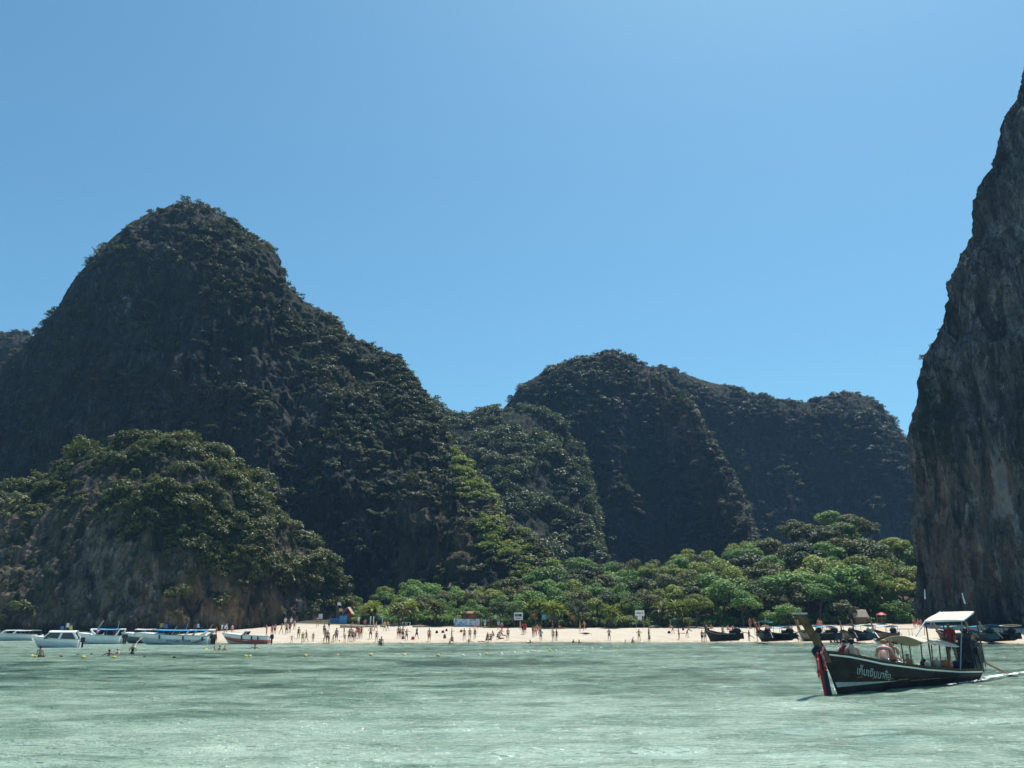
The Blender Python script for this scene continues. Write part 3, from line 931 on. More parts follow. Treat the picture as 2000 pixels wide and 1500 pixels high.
SKY_ = [1178, 1152, 1132, 1116, 1120, 1130, 1114, 1095, 1080, 1082, 1080, 1092, 1084, 1070, 1050, 1034, 1016, 1002, 988, 1004, 1046, 1032, 1028]
ROWS = [(170.5, 0.42, 4.0, 'front row of the wood'), (177, 0.58, 4.8, 'second row of the wood'), (186, 0.72, 5.2, 'third row of the wood'), (198, 0.84, 5.6, 'middle of the wood'), (212, 0.93, 6.0, 'upper part of the wood'), (228, 1.0, 6.0, 'skyline of the wood')]
COLOUR = {'green': 'fresh green', 'yellow': 'yellow-green', 'dark': 'dark evergreen', 'olive': 'dull olive'}
rnd = random.Random(77)
todo = []
for ri, (Y, hr, sp, rname) in enumerate(ROWS):
    x = at(690, 1200, Y)[0]
    xe = at(1795, 1200, Y)[0]
    while x < xe:
        xx, yy = x+rnd.uniform(-1, 1), Y+rnd.uniform(-3, 3)
        px0, _ = project(np.array([xx, yy, 6.0]))
        hr2 = hr*rnd.uniform(0.88, 1.04)
        top = 1222-(1222-np.interp(px0, SKX, SKY_))*min(hr2, 1.0)
        zg = float(land_z(xx, yy))
        h = float(at(px0, top, yy)[2])-zg
        x += sp*rnd.uniform(0.75, 1.25)
        if ri == 0 and px0 > 1560:
            yy += 4
        if h < 2.6:
            continue
        h = min(h, 13.0)
        hill = px0 > 1540 and ri >= 3
        r = rnd.random()
        leaf = ('dark' if r < 0.62 else 'olive' if r < 0.85 else 'green') if hill and px0 < 1725 else ('green' if r < 0.48 else 'yellow' if r < 0.68 else 'olive' if r < 0.84 else 'dark')
        kind = 'palm' if (ri == 0 and px0 < 900 and rnd.random() < 0.7) or (ri == 0 and rnd.random() < 0.12) else 'shrub' if h < 4.2 else 'tall' if h > 8.5 and rnd.random() < 0.6 else 'broad'
        if kind == 'palm':
            leaf = 'yellow' if rnd.random() < 0.6 else 'olive'
            h = max(h, 5.0)
        todo.append((kind, leaf, xx, yy, zg, h, rname, px0))
cnt = {}
for kind, leaf, xx, yy, zg, h, rname, px0 in sorted(todo, key=lambda t: t[7]):
    noun = {'palm': 'screw palm', 'shrub': 'low bushy tree', 'tall': 'tall tree', 'broad': 'spreading tree'}[kind]
    key = (kind, leaf, rname)
    cnt[key] = cnt.get(key, 0)+1
    total = sum(1 for t in todo if (t[0], t[1], t[6]) == key)
    which = 'only' if total == 1 else nth(cnt[key]-1)
    label = '%s %s %s in the %s%s' % (which, COLOUR[leaf], noun, rname, '' if total == 1 else ', counting from left')
    put_tree(kind, rnd.randrange(9), leaf, (xx, yy, zg-0.1), h, rnd.uniform(0, 6.28), label, {'palm': 'screw_palm', 'shrub': 'bushy_tree', 'tall': 'tall_tree', 'broad': 'spreading_tree'}[kind], 'palm' if kind == 'palm' else 'tree', 'trees of the wood behind the beach', rnd.uniform(0.95, 1.3))
# undergrowth between and behind the trees
rng = np.random.default_rng(5)
M = 3400
ux, uy = rng.uniform(-34, 125, M), 169.5+rng.random(M)**1.4*95
upx, _ = project(np.stack([ux, uy, np.full(M, 4.0)], -1))
ok = (upx > 680) & (upx < 1800)
U = np.stack([ux, uy, land_z(ux, uy)+0.5], -1)[ok]
sel = np.random.default_rng(6).random(len(U)) < 0.65
scatter('undergrowth', U[sel], rs(int(sel.sum()), 0.8, 2.0, 8), under_clumps, 8, 'green undergrowth filling the gaps between the beach trees', 'undergrowth', flat=1.0)
scatter('dry_undergrowth', U[~sel], rs(int((~sel).sum()), 0.7, 1.7, 9), under2_clumps, 9, 'dull olive undergrowth mixed among the beach trees', 'undergrowth', flat=1.0)
# single bushes standing by themselves at the edge of the sand
for px, py, w, leaf, lab in [(815, 1214, 2.3, 'green', 'round clipped green bush beside the palms at the edge of the sand'),
                             (1150, 1213, 2.7, 'yellow', 'pale green bush just right of the orange noticeboard'),
                             (1220, 1214, 2.2, 'yellow', 'low yellow-green bush left of the white double sign'),
                             (1500, 1210, 3.0, 'green', 'pale leafy bush behind the moored boat with a teal awning'),
                             (1535, 1208, 4.2, 'green', 'bright green bush left of the carved bow post'),
                             (1650, 1208, 4.6, 'dark', 'dark green bush left of the grey roofed hut'),
                             (1755, 1208, 4.4, 'green', 'bright green bush right of the red parasol')]:
    Q = at(px, py, 169.0)
    put_tree('shrub', int(px), leaf, (Q[0], 169.0, float(land_z(Q[0], 169.0))-0.05), w, px, lab, 'bush', 'bush', 'bushes along the edge of the sand', 1.15)

# ------------------------------------------------------------------ people: one continuous skinned body per pose, shared by its copies
def rot_x(v, a):
    c, s = math.cos(a), math.sin(a)
    return np.array([v[0], v[1]*c-v[2]*s, v[1]*s+v[2]*c])
def skeleton(lean=0, head=0, arms=((8, 5, 12), (8, 5, 12)), legs=((2, 4, 3), (-2, 4, 3)), fore=(None, None), lie=False, turn=0):
    """angles in degrees; the figure faces -Y. arms: (out, forward, elbow); legs: (forward, out, knee)"""
    J, Rr, E = {}, {}, []
    def put(n, p, r, parent=None):
        J[n] = np.array(p, float); Rr[n] = r
        if parent: E.append((parent, n))
    t = np.array([0, -math.sin(R(lean)), math.cos(R(lean))])
    ht = np.array([0, -math.sin(R(lean+head)), math.cos(R(lean+head))])
    fwd = np.array([0, -math.cos(R(lean+head)), -math.sin(R(lean+head))])
    pel = np.array([0, 0, 0.0])
    put('pelvis', pel, (0.155, 0.115))
    put('waist', pel+0.16*t, (0.135, 0.10), 'pelvis')
    put('chest', pel+0.38*t, (0.165, 0.115), 'waist')
    put('collar', pel+0.49*t, (0.09, 0.075), 'chest')
    put('neck', pel+0.555*t+0.01*fwd, (0.055, 0.055), 'collar')
    nb = pel+0.555*t
    put('jaw', nb+0.075*ht+0.03*fwd, (0.068, 0.072), 'neck')
    put('skull', nb+0.155*ht+0.015*fwd, (0.088, 0.098), 'jaw')
    put('top', nb+0.225*ht+0.0*fwd, (0.062, 0.070), 'skull')
    put('nose', nb+0.125*ht+0.125*fwd, (0.016, 0.018), 'jaw')
    for k, (sg, nm) in enumerate(((-1, 'l'), (1, 'r'))):
        put('ear'+nm, nb+0.135*ht+np.array([sg*0.098, 0, 0]), (0.016, 0.024), 'skull')
        out, fl, el = arms[k]
        sh = pel+0.44*t+np.array([sg*0.185, 0, 0])
        put('shoulder'+nm, sh, (0.065, 0.065), 'collar')
        a = R(out)
        up = np.array([sg*math.sin(a), -math.cos(a)*math.sin(R(fl)), -math.cos(a)*math.cos(R(fl))])
        elb = sh+0.285*up
        put('elbow'+nm, elb, (0.042, 0.042), 'shoulder'+nm)
        if fore[k] is not None:
            f = np.array(fore[k], float)*np.array([sg, 1, 1]); f /= np.linalg.norm(f)
        else:
            f = np.array([sg*math.sin(a*0.8), -math.cos(a*0.8)*math.sin(R(fl+el)), -math.cos(a*0.8)*math.cos(R(fl+el))])
        wr = elb+0.245*f
        put('wrist'+nm, wr, (0.029, 0.025), 'elbow'+nm)
        side = np.cross(f, np.array([sg, 0.2, 0.1])); side /= np.linalg.norm(side)
        if side[1] > 0: side = -side
        palm = wr+0.055*f
        put('palm'+nm, palm, (0.038, 0.018), 'wrist'+nm)
        inn = np.cross(f, side)*sg
        for q, (o, ln) in enumerate(((0.030, 0.070), (0.011, 0.082), (-0.010, 0.076), (-0.029, 0.058))):
            b0 = palm+0.035*f+side*o
            put('knuckle%d%s' % (q, nm), b0, (0.0095, 0.0095), 'palm'+nm)
            put('tip%d%s' % (q, nm), b0+ln*(0.93*f-0.30*inn), (0.008, 0.008), 'knuckle%d%s' % (q, nm))
        th = wr+0.02*f+side*0.03
        put('thumb'+nm, th+0.025*f+side*0.018, (0.011, 0.011), 'palm'+nm)
        put('thumbtip'+nm, th+0.065*f+side*0.026, (0.009, 0.009), 'thumb'+nm)
        fl, out, kn = legs[k]
        hip = pel+np.array([sg*0.095, 0, -0.06])
        put('hip'+nm, hip, (0.098, 0.098), 'pelvis')
        a = R(out)
        d = np.array([sg*math.sin(a), -math.cos(a)*math.sin(R(fl)), -math.cos(a)*math.cos(R(fl))])
        kne = hip+0.41*d
        put('midthigh'+nm, hip+0.2*d, (0.082, 0.085), 'hip'+nm)
        put('knee'+nm, kne, (0.056, 0.056), 'midthigh'+nm)
        sd = np.array([sg*math.sin(a)*0.6, -math.sin(R(fl-kn)), -math.cos(R(fl-kn))]); sd /= np.linalg.norm(sd)
        ank = kne+0.41*sd
        put('calf'+nm, kne+0.13*sd+np.array([0, 0.015, 0]), (0.052, 0.056), 'knee'+nm)
        put('ankle'+nm, ank, (0.034, 0.036), 'calf'+nm)
        fd = np.array([sg*0.12, -math.cos(R(fl-kn)), math.sin(R(fl-kn))*0.9-0.10]); fd /= np.linalg.norm(fd)
        heel = ank+0.05*sd
        put('heel'+nm, heel, (0.036, 0.034), 'ankle'+nm)
        put('toe'+nm, heel+0.16*fd, (0.040, 0.022), 'heel'+nm)
    if lie:
        for n in J:
            J[n] = rot_x(J[n], math.pi/2)
    return J, Rr, E
POSES = {
    'stand': dict(), 'relaxed': dict(arms=((14, 8, 20), (10, -4, 15)), legs=((6, 6, 10), (-3, 3, 0))),
    'walk': dict(lean=4, arms=((6, 28, 20), (6, -24, 10)), legs=((-20, 2, 10), (24, 2, 12))),
    'akimbo': dict(arms=((42, -12, 0), (42, -12, 0)), fore=((-0.85, -0.25, -0.55), (-0.85, -0.25, -0.55)), legs=((4, 7, 3), (-2, 7, 2))),
    'phone': dict(arms=((10, 30, 95), (10, 5, 10)), legs=((3, 5, 3), (-3, 5, 2)), head=12),
    'spread': dict(arms=((78, 0, 5), (70, 0, 5)), legs=((6, 10, 6), (-4, 10, 4))),
    'point': dict(arms=((75, 20, 5), (8, 4, 10)), legs=((4, 6, 4), (-4, 5, 2))),
    'raise': dict(arms=((120, 30, 20), (120, 30, 20)), fore=((-0.5, -0.1, 0.8), (-0.5, -0.1, 0.8)), legs=((3, 5, 3), (-3, 5, 2))),
    'bend': dict(lean=38, head=-15, arms=((10, 50, 15), (10, 40, 25)), legs=((18, 6, 25), (-10, 6, 12))),
    'sit': dict(lean=18, arms=((12, 35, 50), (12, 35, 50)), legs=((118, 10, 115), (112, 12, 105))),
    'lounge': dict(lean=-28, head=25, arms=((20, -40, 10), (20, -40, 10)), legs=((82, 8, 8), (95, 8, 60))),
    'lie': dict(arms=((12, 2, 8), (14, 2, 8)), legs=((2, 6, 3), (2, 6, 3)), lie=True),
    'bench': dict(lean=10, arms=((12, 20, 45), (12, 20, 45)), legs=((88, 8, 82), (86, 10, 80))),
    'hunch': dict(lean=34, head=5, arms=((16, 35, 40), (14, 40, 45)), legs=((80, 10, 80), (84, 12, 84))),
    'float': dict(lean=20, head=-30, arms=((70, 20, 20), (70, 20, 20)), legs=((20, 10, 40), (30, 10, 50))),
}
BODY = {}
def shift_of(J, pose):
    low = min(p[2] for n, p in J.items() if n[:3] in ('toe', 'hee'))-0.03
    if pose in ('sit', 'lounge'):
        return -min(low, J['pelvis'][2]-0.13)
    if pose in ('bench', 'hunch'):
        return -low
    if pose == 'lie':
        return 0.115-J['pelvis'][2]
    return -low
def make_body(pose):
    J, Rr, E = skeleton(**POSES[pose])
    names = list(J)
    dz = shift_of(J, pose)
    me = bpy.data.meshes.new('person_frame')
    me.from_pydata([tuple(J[n]+np.array([0, 0, dz])) for n in names], [(names.index(a), names.index(b)) for a, b in E], [])
    o = link('person_frame', me)
    bpy.context.view_layer.objects.active = o
    o.modifiers.new('skin', 'SKIN')
    for k, n in enumerate(names):
        sv = me.skin_vertices[0].data[k]
        sv.radius = Rr[n]
        sv.use_root = (n == 'pelvis')
        sv.use_loose = False
    o.modifiers['skin'].branch_smoothing = 0.6
    sb = o.modifiers.new('smooth', 'SUBSURF')
    sb.levels = 1; sb.render_levels = 1
    dg = bpy.context.evaluated_depsgraph_get()
    body = bpy.data.meshes.new_from_object(o.evaluated_get(dg))
    body.name = 'person'
    bpy.data.objects.remove(o)
    body.polygons.foreach_set('use_smooth', np.ones(len(body.polygons), bool))
    V = np.empty(len(body.vertices)*3); body.vertices.foreach_get('co', V); V = V.reshape(-1, 3)
    Nn = np.empty(len(body.vertices)*3); body.vertices.foreach_get('normal', Nn); Nn = Nn.reshape(-1, 3)
    # which bone each vertex belongs to
    segs = [(a, b) for a, b in E]
    best = np.full(len(V), 1e9); bone = np.zeros(len(V), int); par = np.zeros(len(V))
    for k, (a, b) in enumerate(segs):
        A, B = J[a]+np.array([0, 0, dz]), J[b]+np.array([0, 0, dz])
        u = B-A
        t = np.clip(((V-A) @ u)/(u @ u), 0, 1)
        d = np.linalg.norm(V-A-t[:, None]*u, axis=1)/(0.5*(Rr[a][0]+Rr[b][0])+0.02)
        m = d < best
        best[m] = d[m]; bone[m] = k; par[m] = t[m]
    nm = np.array(['%s>%s' % s for s in segs])[bone]
    sk = J['skull']+np.array([0, 0, dz]); tp = J['top']+np.array([0, 0, dz]); ns = J['nose']+np.array([0, 0, dz])
    upv = (tp-sk)/np.linalg.norm(tp-sk); fw = ns-sk; fw -= upv*(fw @ upv); fw /= np.linalg.norm(fw)
    rel = V-sk
    polys = [tuple(p.vertices) for p in body.polygons]
    def sub(mask, off, name):
        keep = [p for p in polys if all(mask[i] for i in p)]
        if not keep:
            return None
        ids = sorted({i for p in keep for i in p})
        mp = {i: k for k, i in enumerate(ids)}
        g = bpy.data.meshes.new(name)
        top = V[ids]+Nn[ids]*off
        g.from_pydata([tuple(v) for v in top], [], [tuple(mp[i] for i in p) for p in keep])
        g.polygons.foreach_set('use_smooth', np.ones(len(g.polygons), bool))
        return g
    has = lambda *ks: np.isin(nm, ks)
    hips = has('pelvis>hipl', 'pelvis>hipr') | (has('pelvis>waist') & (par < 0.35))
    thigh = has('hipl>midthighl', 'hipr>midthighr')
    low_thigh = has('midthighl>kneel', 'midthighr>kneer')
    trunk = has('pelvis>waist', 'waist>chest', 'chest>collar', 'collar>shoulderl', 'collar>shoulderr')
    upper = (has('shoulderl>elbowl', 'shoulderr>elbowr') & (par < 0.75))
    bust = (has('waist>chest') & (par > 0.55)) | (has('chest>collar') & (par < 0.3))
    headm = has('jaw>skull', 'skull>top', 'skull>earl', 'skull>earr')
    G = {
        'shorts': sub(hips | thigh | (low_thigh & (par < 0.35)), 0.014, 'swim_shorts'),
        'briefs': sub(hips | (thigh & (par < 0.3)), 0.008, 'swim_briefs'),
        'shirt': sub(trunk | upper | hips, 0.017, 'shirt'),
        'top': sub(bust, 0.009, 'bikini_top'),
        'suit': sub(hips | has('pelvis>waist', 'waist>chest') | (has('chest>collar') & (par < 0.4)), 0.009, 'swimsuit'),
        'towel': sub(hips | thigh | low_thigh | has('pelvis>waist'), 0.03, 'wrapped_cloth'),
        'hair': sub(headm & ((rel @ upv > 0.035) | (rel @ fw < -0.012)), 0.014, 'hair'),
        'long': sub((headm & ((rel @ upv > 0.035) | (rel @ fw < -0.0))) | (has('neck>jaw', 'collar>neck') & (rel @ fw < -0.03)), 0.024, 'long_hair'),
        'hat': sub(headm & (rel @ upv > 0.02), 0.03, 'sun_hat'),
    }
    BODY[pose] = (body, G)
for ps in POSES:
    make_body(ps)
SKIN = {'fair': plain('fair_skin', (0.56, 0.36, 0.27), 0.5, 0.3, 0.05, 8), 'tan': plain('tanned_skin', (0.42, 0.24, 0.155), 0.5, 0.3, 0.05, 8),
        'brown': plain('brown_skin', (0.23, 0.13, 0.085), 0.5, 0.3, 0.05, 8), 'pink': plain('sunburnt_skin', (0.58, 0.30, 0.24), 0.5, 0.3, 0.05, 8)}
CLOTH = {n: plain(n+'_cloth', c, 0.85, 0.1, 0.12, 10) for n, c in {
    'black': (0.02, 0.02, 0.022), 'navy': (0.02, 0.03, 0.09), 'red': (0.55, 0.05, 0.04), 'maroon': (0.22, 0.04, 0.05), 'white': (0.75, 0.74, 0.70), 'blue': (0.08, 0.25, 0.55), 'green': (0.06, 0.20, 0.09),
    'lime': (0.42, 0.52, 0.06), 'orange': (0.65, 0.22, 0.05), 'pink': (0.65, 0.25, 0.28), 'turquoise': (0.20, 0.55, 0.55), 'grey': (0.25, 0.25, 0.25), 'yellow': (0.65, 0.5, 0.1), 'purple': (0.20, 0.10, 0.25), 'brown': (0.18, 0.10, 0.06)}.items()}
HAIR = {'dark': plain('dark_hair', (0.018, 0.013, 0.010), 0.6, 0.3, 0.2, 20), 'fair': plain('fair_hair', (0.28, 0.19, 0.09), 0.6, 0.3, 0.2, 20), 'brown': plain('brown_hair', (0.07, 0.045, 0.028), 0.6, 0.3, 0.2, 20)}
def obj_mat(o, mt):
    if len(o.data.materials) == 0:
        o.data.materials.append(mt)
    o.material_slots[0].link = 'OBJECT'
    o.material_slots[0].material = mt
def put_person(loc, pose, clothes, skin, hair, rz, label, scale=1.0, group=None):
    body, G = BODY[pose]
    o = link('person', body)
    obj_mat(o, SKIN[skin])
    o.location = tuple(loc)
    o.rotation_euler = (0, 0, R(rz))
    o.scale = (scale,)*3
    for g, colr in clothes:
        if G.get(g) is None:
            continue
        c = link(G[g].name.split('.')[0], G[g], None, o)
        obj_mat(c, CLOTH[colr])
    if hair:
        st, hc = hair
        if G.get(st) is not None:
            c = link(G[st].name.split('.')[0], G[st], None, o)
            obj_mat(c, CLOTH[hc] if st == 'hat' else HAIR[hc])
    set_props(o, label, 'person', group)
    return o
WORDS = {'shorts': 'shorts', 'briefs': 'swim briefs', 'shirt': 'shirt', 'top': 'bikini', 'suit': 'swimsuit', 'towel': 'wrap'}
PHRASE = {'stand': 'standing', 'relaxed': 'standing at ease', 'walk': 'walking', 'akimbo': 'with hands on hips', 'phone': 'raising a forearm', 'spread': 'with arms spread', 'point': 'stretching out one arm',
          'raise': 'with raised arms', 'bend': 'bending forward', 'sit': 'sitting on the sand', 'lounge': 'reclining on the sand', 'lie': 'lying down', 'float': 'swimming'}
def place_of(px):
    for lim, w in ((545, 'near the red and white speedboat'), (625, 'below the ochre cliff'), (700, 'below the blue tarpaulin shelter'), (765, 'in front of the white posts'), (860, 'in front of the palms'), (960, 'below the blue and white banner'),
                   (1035, 'below the white picture board'), (1115, 'below the blue noticeboard'), (1215, 'below the orange noticeboard'), (1300, 'below the white double sign'), (1400, 'on the open sand'), (1480, 'beside the smallest moored longtail'), (2100, 'behind the moored longtails')):
        if px < lim:
            return w
def rise_of(py):
    return "at the water's edge" if py >= 1250 else 'halfway up the beach' if py >= 1236 else 'high on the beach'
# px, foot py, pose, clothes, skin, hair, facing, scale
T, S_, B_ = 'top', 'shorts', 'briefs'
P_LIST = [
 (549,1238,'walk','top orange briefs orange','fair','long brown',60,.98),(559,1239,'stand','shorts black','tan','hair dark',10,1),(565.5,1236,'relaxed','shirt maroon shorts navy','tan','hair dark',-40,1),
 (556.5,1224,'stand','shirt white shorts grey','fair','hat white',20,.95),(568,1225,'stand','shirt white shorts navy','tan','hat white',180,1),(574.5,1230,'relaxed','shorts grey','fair','hair brown',150,1),
 (620,1224,'raise','briefs black','tan','hair dark',0,1),(582.5,1248,'stand','suit maroon','tan','long dark',170,1),(590.5,1255,'stand','shirt lime shorts lime','tan','hair fair',20,.85),(597.5,1254,'walk','briefs black','tan','hair dark',-70,1.02),
 (569.5,1255,'spread','briefs red','tan','hair dark',0,.6),(611,1255,'relaxed','suit pink','pink','hair fair',30,.82),(632.5,1239,'stand','shorts navy','brown','hair dark',160,.95),(642,1229,'phone','shirt green shorts black','tan','hair dark',40,.98),
 (635,1251,'stand','briefs maroon','tan','long dark',190,1),(639.5,1256,'stand','shorts brown','brown','hair dark',20,1.05),(632,1256.5,'bend','briefs maroon','tan','hair dark',60,.7),(642.5,1257,'relaxed','suit maroon','tan','hair dark',300,.62),
 (650,1254,'bend','suit purple','tan','long dark',90,.9),(656.5,1252,'stand','towel purple top purple','tan','long dark',200,1.08),(671.5,1243,'stand','suit red','tan','long brown',100,.98),(673,1254,'stand','suit pink','pink','hair brown',0,.7),
 (681.5,1254,'phone','shorts brown','tan','hair dark',20,1.1),(685,1246,'stand','top brown briefs brown','tan','long dark',170,.95),(688.5,1253,'stand','shorts black','tan','hair dark',-30,1),(693,1252,'relaxed','suit black','tan','long dark',200,.85),
 (697.5,1244,'stand','shirt red shorts red','fair','hair brown',10,1),(701,1246,'phone','shirt red shorts orange','fair','hair dark',-60,.98),(705,1247,'stand','suit maroon','tan','long dark',180,1.02),
 (723.5,1248,'akimbo','shorts brown','tan','hair brown',190,1.08),(735,1254,'stand','top brown briefs brown','tan','long fair',170,.92),(729,1232,'walk','briefs grey','fair','hair fair',80,.95),(734,1233,'walk','top white briefs white','fair','long brown',70,.97),
 (744.5,1262,'relaxed','briefs black','tan','hair dark',30,1.12),(741,1260,'stand','suit black','brown','long dark',20,.9),(751,1232,'walk','shirt yellow shorts blue','tan','hair dark',-60,1),(757,1232,'walk','shorts blue','pink','hair brown',-60,1.02),
 (777.5,1246,'stand','shorts maroon','tan','hair dark',180,1),(781,1247,'stand','suit black','tan','long dark',190,.95),(786.5,1247,'relaxed','towel maroon top red','tan','long brown',160,1.02),(794,1251,'point','shorts brown','tan','hair fair',200,1),
 (813.5,1248,'walk','shirt black shorts black','brown','hair dark',60,1),(838,1253,'stand','towel orange','tan','hair brown',180,1.12),(882,1249,'phone','briefs red','pink','hair brown',100,1),(883,1256,'sit','suit maroon','tan','long dark',0,1),
 (906.5,1250,'point','shorts brown','tan','hair dark',10,1.02),(917.5,1250,'stand','briefs red','tan','hair brown',180,1.02),(927.5,1248,'stand','suit black','brown','long dark',0,.92),
 (940,1253.5,'lie','briefs orange','pink','hair brown',80,.8),(949,1254,'sit','briefs brown','brown','hair dark',60,.9),(952.5,1253,'stand','suit black','tan','hair dark',200,.8),(958.5,1254,'sit','shorts grey','tan','hair dark',200,1.1),
 (964.5,1246,'sit','suit brown','tan','long brown',300,1.05),(970.5,1248.5,'sit','suit black','brown','hair dark',80,1),(975.5,1246,'bend','briefs maroon','tan','hair dark',90,.95),(981.5,1245,'lounge','suit maroon','brown','long dark',70,1),
 (992,1250,'stand','briefs black','tan','hair fair',180,1.05),(887,1224,'stand','shirt white shorts white','fair','hair brown',90,.98),(929,1228,'walk','towel pink top pink','pink','long fair',60,1.05),(940,1224,'stand','briefs red','fair','hair brown',120,.95),
 (947,1227,'stand','shirt turquoise shorts white','fair','hair brown',30,.95),(954.5,1224,'phone','shirt pink shorts black','fair','long fair',200,1),(973.5,1231,'stand','shirt turquoise shorts black','tan','hair dark',20,1),(980,1232,'relaxed','towel red','pink','hair brown',180,.9),
 (1001.5,1223,'stand','suit white','fair','long fair',90,.95),(1016,1230,'stand','briefs brown','pink','hair fair',70,.9),(1021,1239,'stand','suit black','brown','long dark',30,1.05),(1025.5,1239,'stand','shirt red shorts black','tan','hair dark',190,1.1),
 (1041,1244,'relaxed','suit red','tan','long dark',40,1.02),(1045.5,1243,'stand','top pink briefs pink','tan','long brown',180,1),(1049.5,1240,'phone','suit orange','pink','hair brown',-30,1),(1055,1242,'stand','shorts brown','tan','hair dark',10,1.02),
 (1056.5,1252.5,'akimbo','shirt grey shorts grey','tan','hair dark',20,1.02),(1075,1220,'stand','shirt red shorts red','pink','hair dark',0,.95),(1087,1221,'relaxed','shirt brown shorts brown','tan','hair dark',30,1),(1089.5,1229,'sit','shirt black shorts black','tan','hair dark',60,1),
 (1078.5,1232,'stand','shirt maroon shorts black','tan','hair dark',100,1.02),(1080.5,1252.5,'stand','briefs brown','tan','hair dark',190,1.02),(1087,1252,'point','suit black','tan','long brown',40,1.02),
 (1133,1233,'relaxed','towel yellow','tan','hair fair',80,1),(1141.5,1231,'walk','top red briefs red','pink','long brown',-60,1),(1142,1237.5,'lie','suit maroon','brown','long dark',85,1),
 (1190,1250.5,'akimbo','shorts brown','brown','hair dark',0,1.02),(1248.5,1252.5,'akimbo','briefs black','tan','hair brown',180,1.05),(1267.5,1248,'phone','shorts navy','tan','hair dark',60,1.05),(1268.5,1255,'stand','shorts black','brown','hair dark',10,.75),
 (1314.5,1239,'bend','briefs red','pink','hair brown',-80,1.05),(1326.5,1248.5,'phone','shorts black','tan','hair dark',-90,1.02),(1342.5,1245,'bend','briefs black','brown','hair dark',90,1.02),
 (1379.5,1231,'sit','suit red','tan','hair dark',0,1),(1388,1231,'sit','briefs orange','tan','long brown',30,1),(1372,1254,'stand','shorts black','tan','hair brown',20,1.03),(1378,1253.5,'stand','briefs brown','tan','long dark',180,.98),(1400,1255,'relaxed','shorts grey','brown','hair dark',150,.92),
 (1412,1243,'stand','shirt lime shorts maroon','tan','hair dark',30,1),(1413.5,1253,'akimbo','briefs red','pink','hair fair',180,1.05),(1421,1233,'sit','towel red top red','pink','long brown',20,1),(1427.5,1254,'stand','suit black','pink','long dark',40,1.12),(1431.5,1234,'sit','suit red','pink','hair brown',-20,1),
 (1465.5,1228,'stand','suit red','tan','long fair',20,1.1),(1479.5,1252,'relaxed','shirt grey shorts black','brown','hair dark',60,1.08),(1559,1228,'stand','suit maroon','tan','long dark',20,.95),(1600,1230,'stand','towel orange','pink','hair brown',190,1.12),(1604.5,1231,'stand','suit orange','pink','long brown',160,1.05),
 (1463.5,1252,'phone','suit red','brown','long dark',40,.95),
 (1787,1228,'relaxed','suit red','pink','long brown',0,1),(1794,1227,'walk','shorts pink','pink','hair fair',80,1),(1800,1228,'stand','suit orange','pink','hair brown',20,.95),(1820,1226,'stand','towel pink','pink','hair brown',0,1.05),
 (421,1244,'stand','suit red','tan','long dark',40,.95),(421.5,1256,'stand','briefs orange','tan','hair dark',180,.6),(432.5,1237,'walk','shirt white shorts grey','fair','hair dark',60,.95),(438,1238,'bend','shirt white shorts black','fair','hat white',50,1),(442.5,1237,'stand','shirt blue shorts white','tan','hair dark',90,1),(453,1238,'bend','towel pink top pink','pink','long brown',200,1),
 (520,1243,'phone','suit red','pink','long brown',-60,1.05),(530.5,1243,'stand','suit red','tan','hair dark',30,1),(531.5,1255,'stand','shirt lime shorts brown','tan','hair dark',100,.65),(536.5,1239,'relaxed','shorts brown','tan','hair dark',150,1),
 (700,1221,'stand','shirt white shorts pink','fair','hat white',0,.95),(713,1221,'sit','suit pink','tan','long dark',0,1),
]
seen = {}
rows = []
for (px, py, pose, cl, skin, hair, rz, sc_) in P_LIST:
    tok = cl.split()
    clothes = list(zip(tok[0::2], tok[1::2]))
    hr_ = tuple(hair.split())
    main = next((c for c in clothes if c[0] in ('shirt', 'towel', 'suit')), clothes[0])
    if main[0] == 'shirt' and len(clothes) > 1:
        dress = '%s shirt and %s shorts' % (main[1], clothes[1][1])
    else:
        dress = '%s %s' % (main[1], WORDS[main[0]])
    extra = ''
    if hr_[0] == 'hat':
        dress = '%s shirt and sun hat' % main[1]
    lab = 'person in %s%s %s %s' % (dress, extra, PHRASE[pose], place_of(px))
    rows.append((px, py, pose, clothes, skin, hr_, rz, sc_, lab))
for r in sorted(rows, key=lambda q: q[0]):
    px, py, pose, clothes, skin, hr_, rz, sc_, lab = r
    same = [q for q in rows if q[8] == lab]
    if len(same) > 1:
        k = seen.get(lab, 0)
        seen[lab] = k+1
        lab = ('left ' if k == 0 else 'right ' if k == len(same)-1 else 'middle ')+lab
    Q = on_land(px, py)
    if py > 1258.5:
        Q = on_level(px, py, 0.0)
        Q[2] = -0.75
    put_person((Q[0], Q[1], Q[2]-0.015), pose, clothes, skin, hr_, rz, lab, sc_, 'people on the beach')
